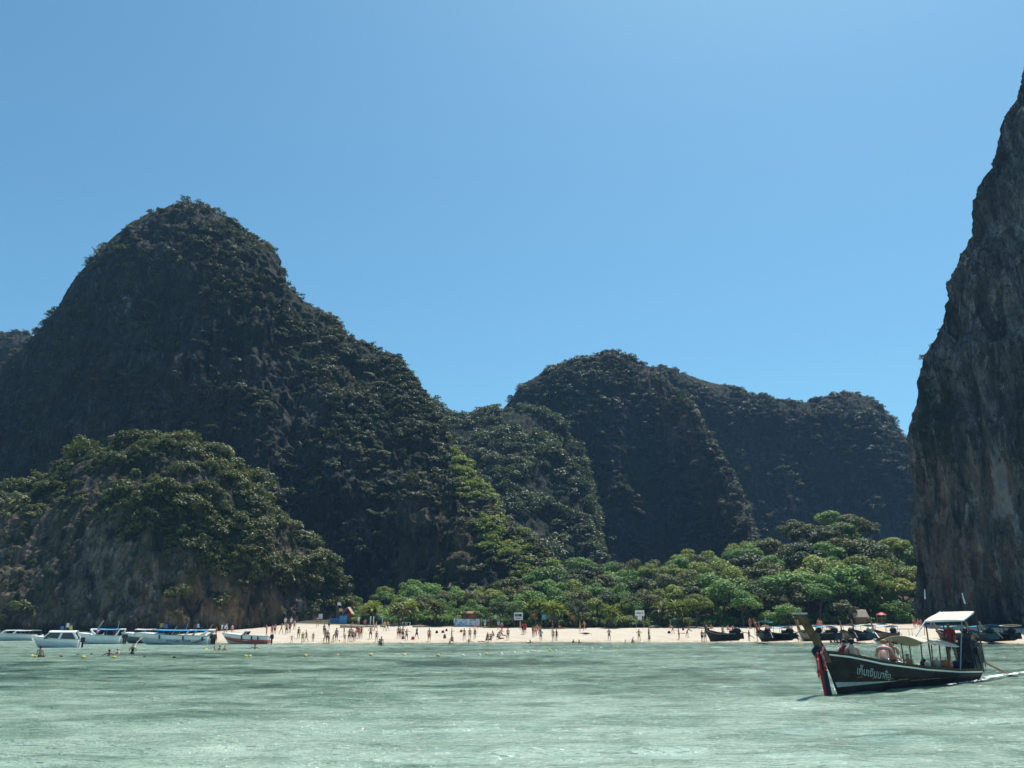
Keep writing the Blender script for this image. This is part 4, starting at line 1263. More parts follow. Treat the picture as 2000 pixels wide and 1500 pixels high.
# swimmers, most of them only head and shoulders above the water
SWIM = [(77, 1284, 'relaxed', 'top brown briefs brown', 'tan', 'long brown', 200, -0.80, 'person standing waist deep among the yellow floats'),
        (258, 1279, 'akimbo', 'suit black', 'tan', 'hair brown', 0, -0.78, 'person in black standing in the water with hands on hips'),
        (211, 1281.5, 'float', 'briefs black', 'brown', 'long dark', 180, -1.03, 'dark haired swimmer left of the two people near the speedboats'),
        (234, 1279, 'lounge', 'briefs red', 'pink', 'hair brown', 90, -0.55, 'person leaning back in the shallow water beside the standing one in black'),
        (415, 1271, 'float', 'briefs black', 'tan', 'hair dark', 90, -1.10, 'leftmost of the three swimmers off the red speedboat'),
        (426, 1270.5, 'float', 'briefs black', 'tan', 'long dark', 140, -1.05, 'middle one of the three swimmers off the red speedboat'),
        (439, 1270.5, 'stand', 'briefs grey', 'fair', 'hair dark', 20, -1.22, 'rightmost of the three swimmers, neck deep off the red speedboat'),
        (497, 1269, 'float', 'briefs black', 'tan', 'long dark', 180, -0.98, 'lone swimmer in front of the red speedboat'),
        (660, 1256, 'float', 'briefs black', 'tan', 'hair dark', 100, -1.12, 'swimmer at the shore below the tarpaulin shelter'),
        (876, 1257.5, 'float', 'briefs black', 'tan', 'hair dark', 60, -1.12, 'swimmer at the shore below the banner'),
        (915, 1256, 'float', 'briefs maroon', 'tan', 'long dark', 30, -0.95, 'swimmer just off the sand right of the banner'),
        (1035, 1256.5, 'float', 'briefs black', 'tan', 'hair dark', 10, -1.06, 'swimmer at the shore below the white picture board'),
        (1118.5, 1255.5, 'float', 'briefs black', 'brown', 'hair dark', 30, -1.08, 'left one of two swimmers below the orange noticeboard'),
        (1129, 1256.5, 'float', 'briefs black', 'brown', 'long dark', 60, -1.05, 'right one of two swimmers below the orange noticeboard'),
        (1219, 1256.5, 'float', 'briefs navy', 'tan', 'hair dark', 90, -1.05, 'swimmer splashing below the white double sign'),
        (1234, 1256, 'sit', 'suit black', 'tan', 'hair dark', 80, -0.25, 'person sitting in the shallows below the white double sign')]
for px, py, pose, cl, skin, hair, rz, dz, lab in SWIM:
    tok = cl.split()
    Q = on_level(px, py, 0.0)
    put_person((Q[0], Q[1], dz-(0.12 if pose == 'float' else 0)), pose, list(zip(tok[0::2], tok[1::2])), skin, tuple(hair.split()), rz, lab, 1.0, 'people in the water')

# ------------------------------------------------------------------ huts, shelters, signs and other things at the top of the beach
wood_dark = plain('weathered_dark_wood', (0.10, 0.065, 0.042), 0.85, 0.15, 0.35, 5, bmp=0.01)
wood_mid = plain('brown_wood', (0.26, 0.15, 0.085), 0.8, 0.15, 0.3, 5, bmp=0.01)
wood_pale = plain('bleached_wood', (0.42, 0.34, 0.25), 0.85, 0.15, 0.25, 5, bmp=0.01)
thatch = plain('bleached_thatch', (0.36, 0.31, 0.25), 0.95, 0.05, 0.35, 9, bmp=0.05)
pink_thatch = plain('pinkish_tin', (0.52, 0.33, 0.27), 0.8, 0.2, 0.2, 4)
white_paint = plain('white_paint', (0.78, 0.77, 0.74), 0.5, 0.3, 0.06, 3)
offwhite = plain('off_white_canvas', (0.72, 0.66, 0.54), 0.8, 0.15, 0.08, 3)
blue_tarp = plain('blue_tarpaulin', (0.06, 0.30, 0.52), 0.45, 0.3, 0.15, 3)
teal_tarp = plain('teal_canvas', (0.10, 0.45, 0.48), 0.6, 0.2, 0.15, 3)
paleblue_tarp = plain('pale_blue_canvas', (0.30, 0.55, 0.70), 0.6, 0.2, 0.15, 3)
green_tarp = plain('pale_green_canvas', (0.28, 0.52, 0.42), 0.6, 0.2, 0.15, 3)
brown_tarp = plain('brown_canvas', (0.13, 0.095, 0.07), 0.8, 0.1, 0.2, 3)
dark_tarp = plain('dark_tarpaulin', (0.022, 0.024, 0.030), 0.6, 0.3, 0.3, 3)
red_paint = plain('red_paint', (0.50, 0.06, 0.045), 0.5, 0.3, 0.1, 3)
orange_board = plain('orange_board', (0.50, 0.16, 0.06), 0.6, 0.2, 0.12, 3)
blue_board = plain('blue_board', (0.10, 0.42, 0.62), 0.55, 0.2, 0.1, 3)
olive_board = plain('olive_board', (0.20, 0.24, 0.16), 0.7, 0.2, 0.15, 3)
ink = plain('dark_lettering', (0.05, 0.05, 0.06), 0.7, 0.1, 0.1, 6)
greyink = plain('grey_print', (0.22, 0.22, 0.23), 0.7, 0.1, 0.4, 4)
steel = plain('dull_steel', (0.35, 0.36, 0.37), 0.4, 0.5, 0.15, 6, metallic=0.6)
black_iron = plain('black_iron', (0.025, 0.025, 0.027), 0.5, 0.4, 0.3, 6)
rope_mat = plain('pale_rope', (0.45, 0.40, 0.30), 0.9, 0.1, 0.15, 9)
def spot(px, Y=168.0):
    x = float(at(px, 1215, Y)[0])
    return np.array([x, Y, float(land_z(x, Y))])
def top_z(py, px, Y):
    return float(at(px, py, Y)[2])
def pxm(Y):
    return Y*1.05/F_PX      # metres in one photograph pixel at that distance
def signboard(name, px, Y, y_top, y_bot, wpx, board, label, cat='sign', posts=1, marks=None, lower=None, tilt=0.0, post_mat=None):
    b = spot(px, Y)
    w = wpx*pxm(Y)
    zt, zb = top_z(y_top, px, Y)-b[2], top_z(y_bot, px, Y)-b[2]
    root = empty(name, tuple(b), tilt)
    xs = [0] if posts == 1 else [-w*0.42, w*0.42]
    for x in xs:
        MB().box((x, 0.06, zt/2-0.15), (0.09, 0.09, zt+0.3)).build('post', post_mat or wood_mid, root)
    bd = MB().box((0, -0.02, (zt+zb)/2), (w, 0.05, zt-zb)).build('board', board, root)
    for (mx, mz, mw, mh, mt) in (marks or []):
        MB().box((mx*w, -0.052, zb+mz*(zt-zb)), (mw*w, 0.012, mh*(zt-zb))).build('print', mt, bd)
    if lower:
        (lw, lh, mt) = lower
        MB().box((0, -0.02, zb-0.06-lh/2), (lw, 0.04, lh)).build('lower_board', mt, root)
    set_props(root, label, cat)
    return root
signboard('signboard', 625.5, 171, 1199, 1209, 7, white_paint, 'small white sign on a post below the headland cliff')
signboard('picture_board', 1012.5, 168.5, 1196, 1211, 16, white_paint, 'white board with a dark grey picture standing above the beach', posts=2, marks=[(-0.02, 0.62, 0.8, 0.34, greyink), (0, 0.25, 0.66, 0.10, greyink), (0.2, 0.62, 0.22, 0.22, ink)])
signboard('signboard', 967.5, 169, 1202, 1208, 5, white_paint, 'smaller upright white notice left of the pale plank notice')
signboard('signboard', 975.5, 169, 1203, 1208, 7, wood_pale, 'pale plank notice beside the small white notice', posts=2)
signboard('signboard', 1042, 168.5, 1197, 1206, 10, plain('dull_red_board', (0.28, 0.10, 0.08), 0.7, 0.2, 0.2, 4), 'dull red board between the picture board and blue noticeboard', posts=2, marks=[(0, 0.6, 0.7, 0.14, wood_pale)])
signboard('noticeboard', 1062.5, 168.3, 1200, 1210.5, 8, blue_board, 'bright blue noticeboard on posts at the top of the beach', posts=2, marks=[(0, 0.72, 0.7, 0.08, white_paint), (0, 0.48, 0.6, 0.06, white_paint)])
signboard('noticeboard', 1077.5, 168.6, 1201, 1209.5, 21, olive_board, 'long olive and yellowish board right of the blue noticeboard', posts=2, marks=[(-0.36, 0.5, 0.2, 0.8, plain('ochre_panel', (0.40, 0.32, 0.14), 0.7, 0.2, 0.2, 4)), (-0.08, 0.5, 0.24, 0.8, greyink), (0.26, 0.5, 0.3, 0.8, plain('teal_panel', (0.10, 0.22, 0.20), 0.7, 0.2, 0.2, 4))])
signboard('noticeboard', 1120, 168.3, 1201, 1209.5, 10, orange_board, 'orange-red noticeboard at the edge of the trees', posts=2, marks=[(0, 0.65, 0.66, 0.12, wood_pale), (0, 0.35, 0.5, 0.10, wood_pale)])
signboard('signboard', 1250, 168, 1192, 1203, 16.5, white_paint, 'large white sign with grey lettering above a smaller white panel', posts=2, marks=[(-0.1, 0.5, 0.5, 0.22, greyink), (0.3, 0.5, 0.14, 0.22, greyink)], lower=(0.85, 0.62, white_paint), post_mat=wood_pale)
signboard('signboard', 1230.5, 168.4, 1201.5, 1206.5, 8, wood_pale, 'small pale plank sign left of the large white sign')
signboard('signboard', 1495.5, 169.5, 1206, 1213, 3.5, white_paint, 'narrow white marker post behind the moored longtails')
def marker_posts():
    for px, h, mt, lab in ((723.5, 1.5, white_paint, 'left one of the two white marker posts in front of the palms'), (729.5, 1.5, white_paint, 'right one of the two white marker posts in front of the palms'), (747, 1.4, paleblue_tarp, 'pale blue marker post right of the white pair')):
        b = spot(px, 167.5)
        root = empty('marker_post', tuple(b))
        MB().box((0, 0, h/2-0.1), (0.20, 0.14, h+0.2)).build('post', mt, root)
        MB().box((0, 0, h+0.03), (0.28, 0.2, 0.06), taper=0.7).build('cap', mt, root)
        set_props(root, lab, 'post', 'marker posts in front of the palms')
marker_posts()
# the two white benches in the shade
for px, lab in ((789, 'left one of the two small white stools by the round bush'), (798, 'right one of the two small white stools by the round bush')):
    b = spot(px, 167.2)
    root = empty('stool', tuple(b))
    MB().box((0, 0, 0.62), (0.72, 0.4, 0.06)).build('seat', white_paint, root)
    for sx_ in (-0.3, 0.3):
        MB().box((sx_, 0, 0.28), (0.12, 0.34, 0.62)).build('leg', white_paint, root)
    set_props(root, lab, 'stool', 'white stools by the round bush')
# blue and white banner with a brown shed behind it
b0, b1 = spot(889, 167.2), spot(937, 167.4)
root = empty('banner', tuple((b0+b1)/2))
L = float(np.linalg.norm(b1-b0)); zt = top_z(1208.5, 912, 167.3)-b0[2]
for k in range(6):
    MB().box((-L/2+L*k/5, 0.06, zt/2-0.15), (0.07, 0.07, zt+0.36)).build('post', wood_pale, root)
m, nt, out = new_mat('printed_banner_cloth')
v = coords(nt, (1.0, 1, 0.9))
n1 = noise(nt, v, 0.9, 3, 0.6, 0.6)
c = ramp(nt, n1, [(0.38, (0.10, 0.24, 0.40)), (0.47, (0.25, 0.45, 0.60)), (0.55, (0.62, 0.70, 0.74)), (0.62, (0.20, 0.42, 0.58))])
principled(nt, out, c, 0.7, 0.2)
n = 25
PP = [[(-L/2+L*j/(n-1), 0.05*math.sin(j*1.3), 0.12+(zt-0.12)*i/3) for j in range(n)] for i in range(4)]
V = [p for r_ in PP for p in r_]
V += [(p[0], p[1]+0.02, p[2]) for p in V]
F = [tuple(f) for f in grid_faces(n, 4)]
F += [tuple(4*n+i for i in reversed(f)) for f in F[:]]
bd = MB().add(V, F).build('cloth', m, root)
for k, (zz_, ww) in enumerate(((0.72, 3.2), (0.5, 2.5), (0.3, 2.9))):
    MB().box((0.6*k-0.4, -0.075, zt*zz_), (ww, 0.012, zt*0.075)).build('print', white_paint, bd)
set_props(root, 'long blue and white printed banner stretched between posts', 'banner')
def shed(name, px, Y, wpx, y_eave, y_ridge, depth, wall, roof, label, cat, open_front=False, over=0.35, gable=False, roof_px=None):
    b = spot(px, Y)
    w = wpx*pxm(Y)
    ze, zr = top_z(y_eave, px, Y)-b[2], top_z(y_ridge, px, Y)-b[2]
    root = empty(name, tuple(b))
    for sx_ in (-1, 1):
        for yy in (0, depth):
            MB().box((sx_*w*0.47, yy, ze/2-0.2), (0.12, 0.12, ze+0.4)).build('post', wood_dark, root)
    wl = MB().box((0, depth-0.05, ze/2), (w*0.92, 0.06, ze)).build('wall', wall, root)
    if not open_front:
        for k in range(int(ze/0.22)):
            MB().box((0, -0.03-0.008*(k % 2), 0.12+k*0.22), (w*0.98, 0.04, 0.2)).build('plank', wall, root)
        for sx_ in (-1, 1):
            MB().box((sx_*w*0.47+sx_*0.075, depth/2, ze/2), (0.03, depth, ze)).build('side_wall', wall, root)
    rw = (roof_px*pxm(Y) if roof_px else w+2*over)
    if gable:
        poly = [(-rw/2, ze-0.1), (0, zr), (rw/2, ze-0.1), (rw/2, ze+0.02), (0, zr+0.14), (-rw/2, ze+0.02)]
        MB().prism(poly, depth+2*over, c=(0, depth/2, 0)).build('roof', roof, root)
    else:
        P_ = [[(-rw/2+rw*j/8, -over, ze) for j in range(9)], [(-rw/2+rw*j/8, depth*0.35, zr-(zr-ze)*0.12) for j in range(9)], [(-rw/2+rw*j/8, depth*0.55, zr) for j in range(9)], [(-rw/2+rw*j/8, depth+over, ze) for j in range(9)]]
        MB().sheet(P_, 0.12).build('roof', roof, root)
    set_props(root, label, cat)
    return root
shed('beach_hut', 1682, 168.5, 22, 1205, 1190, 2.4, wood_mid, thatch, 'brown plank hut with a big grey roof at the top of the beach', 'hut', roof_px=28)
shed('beach_shed', 918, 170.5, 28, 1198, 1193, 2.0, orange_board, wood_mid, 'low red-brown shed behind the blue and white banner', 'shed')
shed('thatched_hut', 678, 170, 14, 1199, 1187, 2.2, red_paint, pink_thatch, 'small hut with a pinkish gable roof above the tarpaulin shelter', 'hut', gable=True, roof_px=17)
# tarpaulin shelter: two hung sheets on a pole frame, different blues
b = spot(660, 168.6)
root = empty('tarpaulin_shelter', tuple(b))
for x in (-1.7, 0.2, 1.8):
    MB().tube([(x, 0, -0.2), (x, 0, 1.7)], 0.04, 6).build('pole', wood_dark, root)
MB().tube([(-1.8, 0, 1.5), (1.9, 0, 1.65)], 0.03, 6).build('pole', wood_dark, root)
for (xa, xb, zt_, mt) in ((-1.75, 0.15, 1.05, plain('deep_blue_tarpaulin', (0.03, 0.16, 0.36), 0.5, 0.3, 0.2, 3)), (0.25, 1.75, 1.5, blue_tarp)):
    n = 9
    V = [(xa+(xb-xa)*j/(n-1), -0.06+0.05*math.sin(2.1*j+i), 0.05+(zt_-0.05)*i/3) for i in range(4) for j in range(n)]
    V += [(p[0], p[1]+0.02, p[2]) for p in V]
    F = [tuple(f) for f in grid_faces(n, 4)]
    F += [tuple(4*n+i for i in reversed(f)) for f in F[:]]
    MB().add(V, F).build('tarpaulin', mt, root)
set_props(root, 'low shelter hung with two blue tarpaulins at the foot of the cliff', 'shelter')
def parasol(px, Y, y_top, wpx, mt, label, pole_mat=None, droop=0.35):
    b = spot(px, Y) if Y > 160 else None
    if b is None:
        x = float(at(px, 1240, Y)[0]); b = np.array([x, Y, max(float(land_z(x, Y)), 0)])
    zt = top_z(y_top, px, Y)-b[2]
    r = wpx*pxm(Y)/2
    root = empty('parasol', tuple(b))
    MB().tube([(0, 0, -0.2), (0, 0, zt)], 0.035, 8).build('pole', pole_mat or wood_pale, root)
    mb = MB(); n = 16
    rings = [(0.02, 0), (0.35, -0.12), (0.7, -0.34), (1.0, -0.75)]
    V = []
    for (q, dz) in rings:
        for k in range(n):
            a = 2*math.pi*k/n
            s_ = 1 if k % 2 == 0 else 0.94
            V.append((r*q*s_*math.cos(a), r*q*s_*math.sin(a), zt+dz*droop*r))
    V += [(p[0], p[1], p[2]-0.015) for p in V]
    F = []
    N4 = len(rings)*n
    for i in range(len(rings)-1):
        for k in range(n):
            F.append((i*n+k, i*n+(k+1) % n, (i+1)*n+(k+1) % n, (i+1)*n+k))
            F.append((N4+(i+1)*n+k, N4+(i+1)*n+(k+1) % n, N4+i*n+(k+1) % n, N4+i*n+k))
    for k in range(n):
        i = len(rings)-1
        F.append((i*n+k, i*n+(k+1) % n, N4+i*n+(k+1) % n, N4+i*n+k))
    F.append(tuple(range(n)))
    cn = MB().add(V, F).build('canopy', mt, root)
    for k in range(8):
        a = 2*math.pi*k/8
        MB().tube([(0, 0, zt-0.06), (r*0.97*math.cos(a), r*0.97*math.sin(a), zt-0.77*droop*r)], 0.012, 4).build('rib', steel, cn)
    MB().lathe([(0.03, 0), (0.02, 0.12), (0.004, 0.16)], 8, (0, 0, zt)).build('finial', pole_mat or wood_pale, root)
    set_props(root, label, 'parasol')
    return root
parasol(1723, 167.5, 1196, 20, red_paint, 'red parasol beside the grey roofed hut', droop=0.6)
# stall under the parasol
b = spot(1723, 168.4)
root = empty('drinks_stall', tuple(b))
MB().box((0, 0, 0.55), (1.5, 0.6, 0.9)).build('counter', wood_dark, root)
MB().box((0, -0.05, 1.03), (1.7, 0.75, 0.06)).build('counter_top', wood_pale, root)
for k, x in enumerate((-0.8, 0.8)):
    MB().box((x, 0.3, 0.8), (0.08, 0.08, 1.7)).build('post', wood_pale, root)
set_props(root, 'dark little stall under the red parasol', 'stall')
# driftwood, boulders and bags on the sand
def log(px0, py0, px1, py1, r, label):
    A, Bp = on_land(px0, py0), on_land(px1, py1)
    M_ = (A+Bp)/2
    root = empty('driftwood_log', tuple(M_))
    A, Bp = A-M_, Bp-M_
    d = (Bp-A)
    MB().tube([A+(0, 0, r*0.7), A+d*0.35+(0, 0.15, r*0.9), A+d*0.7+(0, -0.1, r*0.8), Bp+(0, 0, r*0.6)], [r, r*0.95, r*0.75, r*0.4], 8).build('trunk', wood_pale, root, True)
    MB().tube([A+d*0.4+(0, 0, r), A+d*0.5+(0.1, -0.2, r*3)], [r*0.35, r*0.12], 6).build('branch', wood_pale, root, True)
    set_props(root, label, 'driftwood', 'driftwood logs on the sand')
log(664, 1226, 712, 1226.5, 0.30, 'long driftwood log below the tarpaulin shelter')
log(700, 1225, 738, 1225.5, 0.2, 'thinner driftwood log left of the white marker posts')
log(806, 1225, 838, 1224.5, 0.2, 'driftwood log in front of the round bush')
log(1270, 1226.5, 1295, 1223.5, 0.22, 'slanting driftwood log right of the white double sign')
log(1207, 1223.5, 1217, 1221.5, 0.12, 'short driftwood stick left of the white double sign')
stone = plain('beach_boulder', (0.30, 0.27, 0.24), 0.9, 0.15, 0.3, 3, bmp=0.03)
for k, (px, py, s_, lab) in enumerate(((1391, 1222, 0.55, 'leftmost boulder at the shady edge of the sand'), (1398, 1221.5, 0.75, 'largest boulder at the shady edge of the sand'), (1411, 1222.5, 0.5, 'rightmost boulder at the shady edge of the sand'), (748, 1224.5, 0.4, 'boulder beside the pale blue marker post'))):
    Q = on_land(px, py)
    me = MB().blob((0, 0, 0), (s_*1.3, s_, s_*0.7), 12, 8, k, 0.35).mesh('boulder', True)
    o = link('boulder', me, stone)
    o.location = (Q[0], Q[1], Q[2]+0.1)
    set_props(o, lab, 'boulder', 'boulders at the edge of the sand')
bagm = [CLOTH['black'], CLOTH['maroon'], CLOTH['navy'], CLOTH['brown'], CLOTH['red']]
for k, (px, py, lab) in enumerate(((853, 1237, 'leftmost of the three dark bags on the sand left of the banner'), (865, 1236.5, 'middle one of the three dark bags on the sand left of the banner'), (872, 1233, 'rightmost and highest of the three dark bags left of the banner'), (868.5, 1247, 'upright black bag on the lower sand left of the banner'), (901, 1235, 'dark bag beside the person stretching out an arm'), (1307, 1237.5, 'dark bag left of the ball players'),
                                   (1334.5, 1231, 'dark green bag behind the ball players'), (1383.5, 1231, 'small dark bag between the two sitting people'), (787.5, 1248, 'dark bag at the feet of the group by the palms'), (806, 1249, 'red bag left of the walking person in black'), (1396, 1239, 'grey bag lying on the open sand'))):
    Q = on_land(px, py)
    root = empty('bag', tuple(Q), k*0.7)
    h = 0.42 if k != 3 else 0.6
    MB().box((0, 0, h/2), (0.5, 0.3, h), taper=0.7).build('body', bagm[k % 5], root)
    MB().tube([(-0.12, 0, h-0.02), (-0.08, 0, h+0.12), (0.08, 0, h+0.12), (0.12, 0, h-0.02)], 0.015, 5).build('strap', CLOTH['black'], root)
    set_props(root, lab, 'bag', 'bags lying on the sand')
for k, (px, py, colr, lab) in enumerate(((1425, 1238, 'red', 'red towel by the two sitting people at the longtails'), (1146, 1238, 'maroon', 'maroon towel under the lying person'), (978, 1247, 'brown', 'brown towel under the reclining group'), (1330, 1237, 'red', 'red towel behind the ball players'))):
    Q = on_land(px, py)
    n = 7
    PP = [[((j-3)*0.16, (i-3)*0.28, 0.05+0.02*math.sin(i*1.7+j)) for j in range(n)] for i in range(n)]
    o = MB().sheet(PP, 0.025).build('towel', CLOTH[colr])
    o.location = tuple(Q)
    o.rotation_euler = (math.atan(0.05), 0, 1.3+k)
    set_props(o, lab, 'towel', 'towels on the sand')
# the line of floats that marks the bathing area, and its rope
FL = [(62, 1282, 'y'), (70, 1283, 'y'), (85, 1282, 'd'), (120, 1281.5, 'r'), (152, 1279.5, 'd'), (163, 1284, 'y'), (179, 1278.5, 'd'), (223, 1284.5, 'y'), (283, 1283.5, 'd'), (341, 1284, 'd'), (402, 1268.5, 'y'), (480, 1282.5, 'y'), (488, 1282.5, 'y'), (597, 1281, 'y'), (659, 1279.5, 'o'), (724, 1279.5, 'y'), (790, 1280, 'y'), (856, 1280.5, 'y'), (905, 1280.5, 'w'),
      (937, 1279.3, 'w'), (951, 1278.3, 'y'), (980, 1276.8, 'w'), (1005, 1274.8, 'w'), (1031, 1273.4, 'w'), (1053, 1271.8, 'w'), (1075, 1271.2, 'y'), (1086, 1270.9, 'w'), (1102, 1269.6, 'w'), (1140, 1268, 'w'), (1157, 1266.8, 'w'), (1174, 1265.8, 'w'), (1205, 1264.6, 'y')]
fm = {'y': plain('yellow_float', (0.62, 0.48, 0.10), 0.5, 0.3, 0.12, 3), 'w': plain('white_float', (0.70, 0.70, 0.66), 0.5, 0.3, 0.12, 3), 'o': plain('faded_orange_float', (0.62, 0.33, 0.20), 0.5, 0.3, 0.12, 3), 'd': plain('dark_weedy_float', (0.05, 0.07, 0.05), 0.6, 0.2, 0.2, 3), 'r': plain('red_float', (0.40, 0.08, 0.06), 0.5, 0.3, 0.12, 3)}
fcol = {'y': 'yellow', 'w': 'white', 'o': 'faded orange', 'd': 'dark', 'r': 'red'}
fl_me = MB().lathe([(0.03, -0.20), (0.16, -0.15), (0.24, -0.04), (0.25, 0.06), (0.18, 0.16), (0.05, 0.20)], 10).mesh('shell', True)
eye_me = MB().tube([(0.06*math.cos(a), 0, 0.22+0.06*math.sin(a)) for a in np.linspace(0, 6.283, 9)], 0.015, 5).mesh('rope_eye')
seen = {}
pts = []
for (px, py, k) in FL:
    Q = on_level(px, py, 0.04)
    root = empty('float', tuple(Q))
    root.rotation_euler = (0.25, 0.2, px)
    s_ = 0.72 if k == 'y' else 0.58
    root.scale = (s_, s_, s_)
    o = link('shell', fl_me, None, root); obj_mat(o, fm[k])
    o = link('rope_eye', eye_me, None, root); obj_mat(o, fm[k])
    seen[k] = seen.get(k, 0)+1
    tot = sum(1 for f in FL if f[2] == k)
    set_props(root, ('%s float on the water, %s' % (fcol[k], 'the only one of that colour' if tot == 1 else '%s %s one counting from left' % (nth(seen[k]-1), fcol[k]))), 'float', 'floats marking the bathing area')
    pts.append(Q)

# ------------------------------------------------------------------ boats
class Hull:
    """a longtail hull. local x runs aft from the stem at the waterline, -y is the near side"""
    def __init__(s, L=14.0, beam=0.95, bow=1.73, mid=0.9, stern=0.56, draft=0.35, rake=0.75):
        s.L, s.beam, s.bow, s.mid, s.st, s.draft, s.rake = L, beam, bow, mid, stern, draft, rake
    def sheer(s, q):
        return float(np.interp(q, [0, 0.1, 0.25, 0.5, 0.75, 1.0], [s.bow, s.bow*0.83+s.mid*0.17, s.bow*0.42+s.mid*0.58, s.mid, s.mid*0.35+s.st*0.65, s.st]))
    def half(s, q):
        return s.beam*float(np.interp(q, [0, 0.04, 0.1, 0.2, 0.4, 0.6, 0.8, 1.0], [0.035, 0.17, 0.36, 0.62, 0.92, 1.0, 0.92, 0.68]))
    def pt(s, q, z, side=-1, off=0.0):
        sh = s.sheer(q)
        r = min(max((z+s.draft)/(sh+s.draft), 0.0), 1.0)
        stem = 0.35*(1-r)**1.3-s.rake*(max(z, 0)/s.bow)**0.9
        aft = s.L-0.55*(1-r)
        x = stem+(aft-stem)*q
        y = s.half(q)*(0.06+0.94*r**0.5)
        return np.array([x, side*(y+off), z])
    def at_x(s, x, z, side=-1, off=0.0):
        lo, hi = 0.0, 1.0
        for _ in range(30):
            m_ = (lo+hi)/2
            if s.pt(m_, z, side)[0] < x: lo = m_
            else: hi = m_
        return s.pt(lo, z, side, off)
    def mesh(s, nq=44, nr=9):
        mb = MB(); V = []
        ring = None
        for i in range(nq):
            q = (i/(nq-1))**1.15
            sh = s.sheer(q)
            out_p = [s.pt(q, -s.draft+(sh+s.draft)*k/(nr-1), -1) for k in range(nr)]
            inn = []
            for k in range(nr-1, -1, -1):
                z = -s.draft+0.14+(sh+s.draft-0.14)*k/(nr-1)
                p = s.pt(q, z, -1)
                p[1] = -max(abs(p[1])-0.05, 0.004); p[0] += 0.05*(1-q)-0.06*q
                inn.append(p)
            half = out_p+inn
            full = half+[p*np.array([1, -1, 1]) for p in reversed(half)]
            V += full
            ring = len(full)
        F = []
        for i in range(nq-1):
            for k in range(ring):
                F.append((i*ring+k, i*ring+(k+1) % ring, (i+1)*ring+(k+1) % ring, (i+1)*ring+k))
        F.append(tuple(range(ring)))
        # transom board
        T = [(nq-1)*ring+k for k in range(ring)]
        F.append(tuple(reversed(T)))
        return mb.add(V, F)
def band(hull, za, zb, q0, q1, n, off, side=-1, th=0.012):
    """a painted or nailed-on strip lying on the hull's side between two height functions"""
    V = []
    for i in range(n):
        q = q0+(q1-q0)*i/(n-1)
        a, b = hull.pt(q, za(q), side, off), hull.pt(q, zb(q), side, off)
        o = np.array([0, -side*(off+0.02), 0])
        V += [a, b, b+o, a+o]
    F = []
    for i in range(n-1):
        for k in range(4):
            F.append((i*4+k, i*4+(k+1) % 4, (i+1)*4+(k+1) % 4, (i+1)*4+k))
    F += [(0, 1, 2, 3), tuple((n-1)*4+k for k in (3, 2, 1, 0))]
    return MB().add(V, F)
hull_paint = plain('worn_dark_green_hull_paint', (0.026, 0.023, 0.021), 0.65, 0.2, 0.5, 1.3, bmp=0.008)
hull_inside = plain('worn_boat_timber', (0.16, 0.10, 0.06), 0.8, 0.2, 0.35, 4, bmp=0.01)
cream_canvas = plain('cream_awning_canvas', (0.62, 0.55, 0.44), 0.85, 0.1, 0.1, 2)
hull_colors = {'dark': hull_paint, 'black': plain('black_hull_paint', (0.028, 0.028, 0.03), 0.5, 0.3, 0.4, 2), 'teal': plain('dull_teal_hull_paint', (0.04, 0.09, 0.10), 0.5, 0.3, 0.3, 2), 'brown': plain('brown_hull_varnish', (0.16, 0.09, 0.05), 0.5, 0.3, 0.3, 2), 'tan': plain('tan_hull_paint', (0.40, 0.30, 0.20), 0.6, 0.2, 0.2, 2)}
sash_black = plain('black_sash', (0.02, 0.022, 0.035), 0.7, 0.2, 0.2, 4)
sash_red = plain('red_sash', (0.42, 0.03, 0.04), 0.7, 0.2, 0.15, 4)
garland_mat = plain('pink_garland', (0.62, 0.18, 0.18), 0.8, 0.1, 0.45, 14)
def cloth_strip(a, b, w, wave, n=10, th=0.015, dirx=(1, 0, 0), seed=0):
    a, b, d = np.array(a, float), np.array(b, float), np.array(dirx, float)
    V = []
    for i in range(n):
        t = i/(n-1)
        p = a+(b-a)*t
        for k in range(5):
            s_ = (k/4-0.5)*w*(0.75+0.35*t)
            V.append(p+d*s_+np.array([0, wave*math.sin(k*2.2+seed+t*2), 0]))
    V += [v+np.array([0, th, 0]) for v in V]
    F = [tuple(f) for f in grid_faces(5, n)]
    F += [tuple(5*n+i for i in reversed(f)) for f in F[:]]
    for i in range(n-1):
        for k in (0, 4):
            F.append((i*5+k, (i+1)*5+k, 5*n+(i+1)*5+k, 5*n+i*5+k))
    return MB().add(V, F)
def prow(hull, root, top, mt, width=0.42, thick=0.13, cap=None):
    """the tall bow plank: grows out of the stem and leans forward"""
    base = np.array([-hull.rake*0.62, 0, hull.bow*0.72])
    top = np.array(top, float)
    mid = base+(top-base)*0.45+np.array([0.16, 0, -0.02])
    P_ = [base, base+(mid-base)*0.5+np.array([0.03, 0, 0]), mid, mid+(top-mid)*0.5+np.array([-0.01, 0, 0]), top]
    W_ = [width*1.15, width*1.1, width*0.85, width*0.85, width*1.0]
    V, F = [], []
    for p, w in zip(P_, W_):
        for sx_, sy_ in ((-1, -1), (1, -1), (1, 1), (-1, 1)):
            V.append(p+np.array([sx_*w/2, sy_*thick/2, 0]))
    for i in range(4):
        for k in range(4):
            F.append((i*4+k, i*4+(k+1) % 4, (i+1)*4+(k+1) % 4, (i+1)*4+k))
    F += [(3, 2, 1, 0), (16, 17, 18, 19)]
    pr = MB().add(V, F).build('prow_post', mt, root)
    if cap is not None:
        MB().box(tuple(top+np.array([-0.02, 0, 0.035])), (width*1.22, thick*1.7, 0.07)).build('post_cap', cap, pr)
    return pr

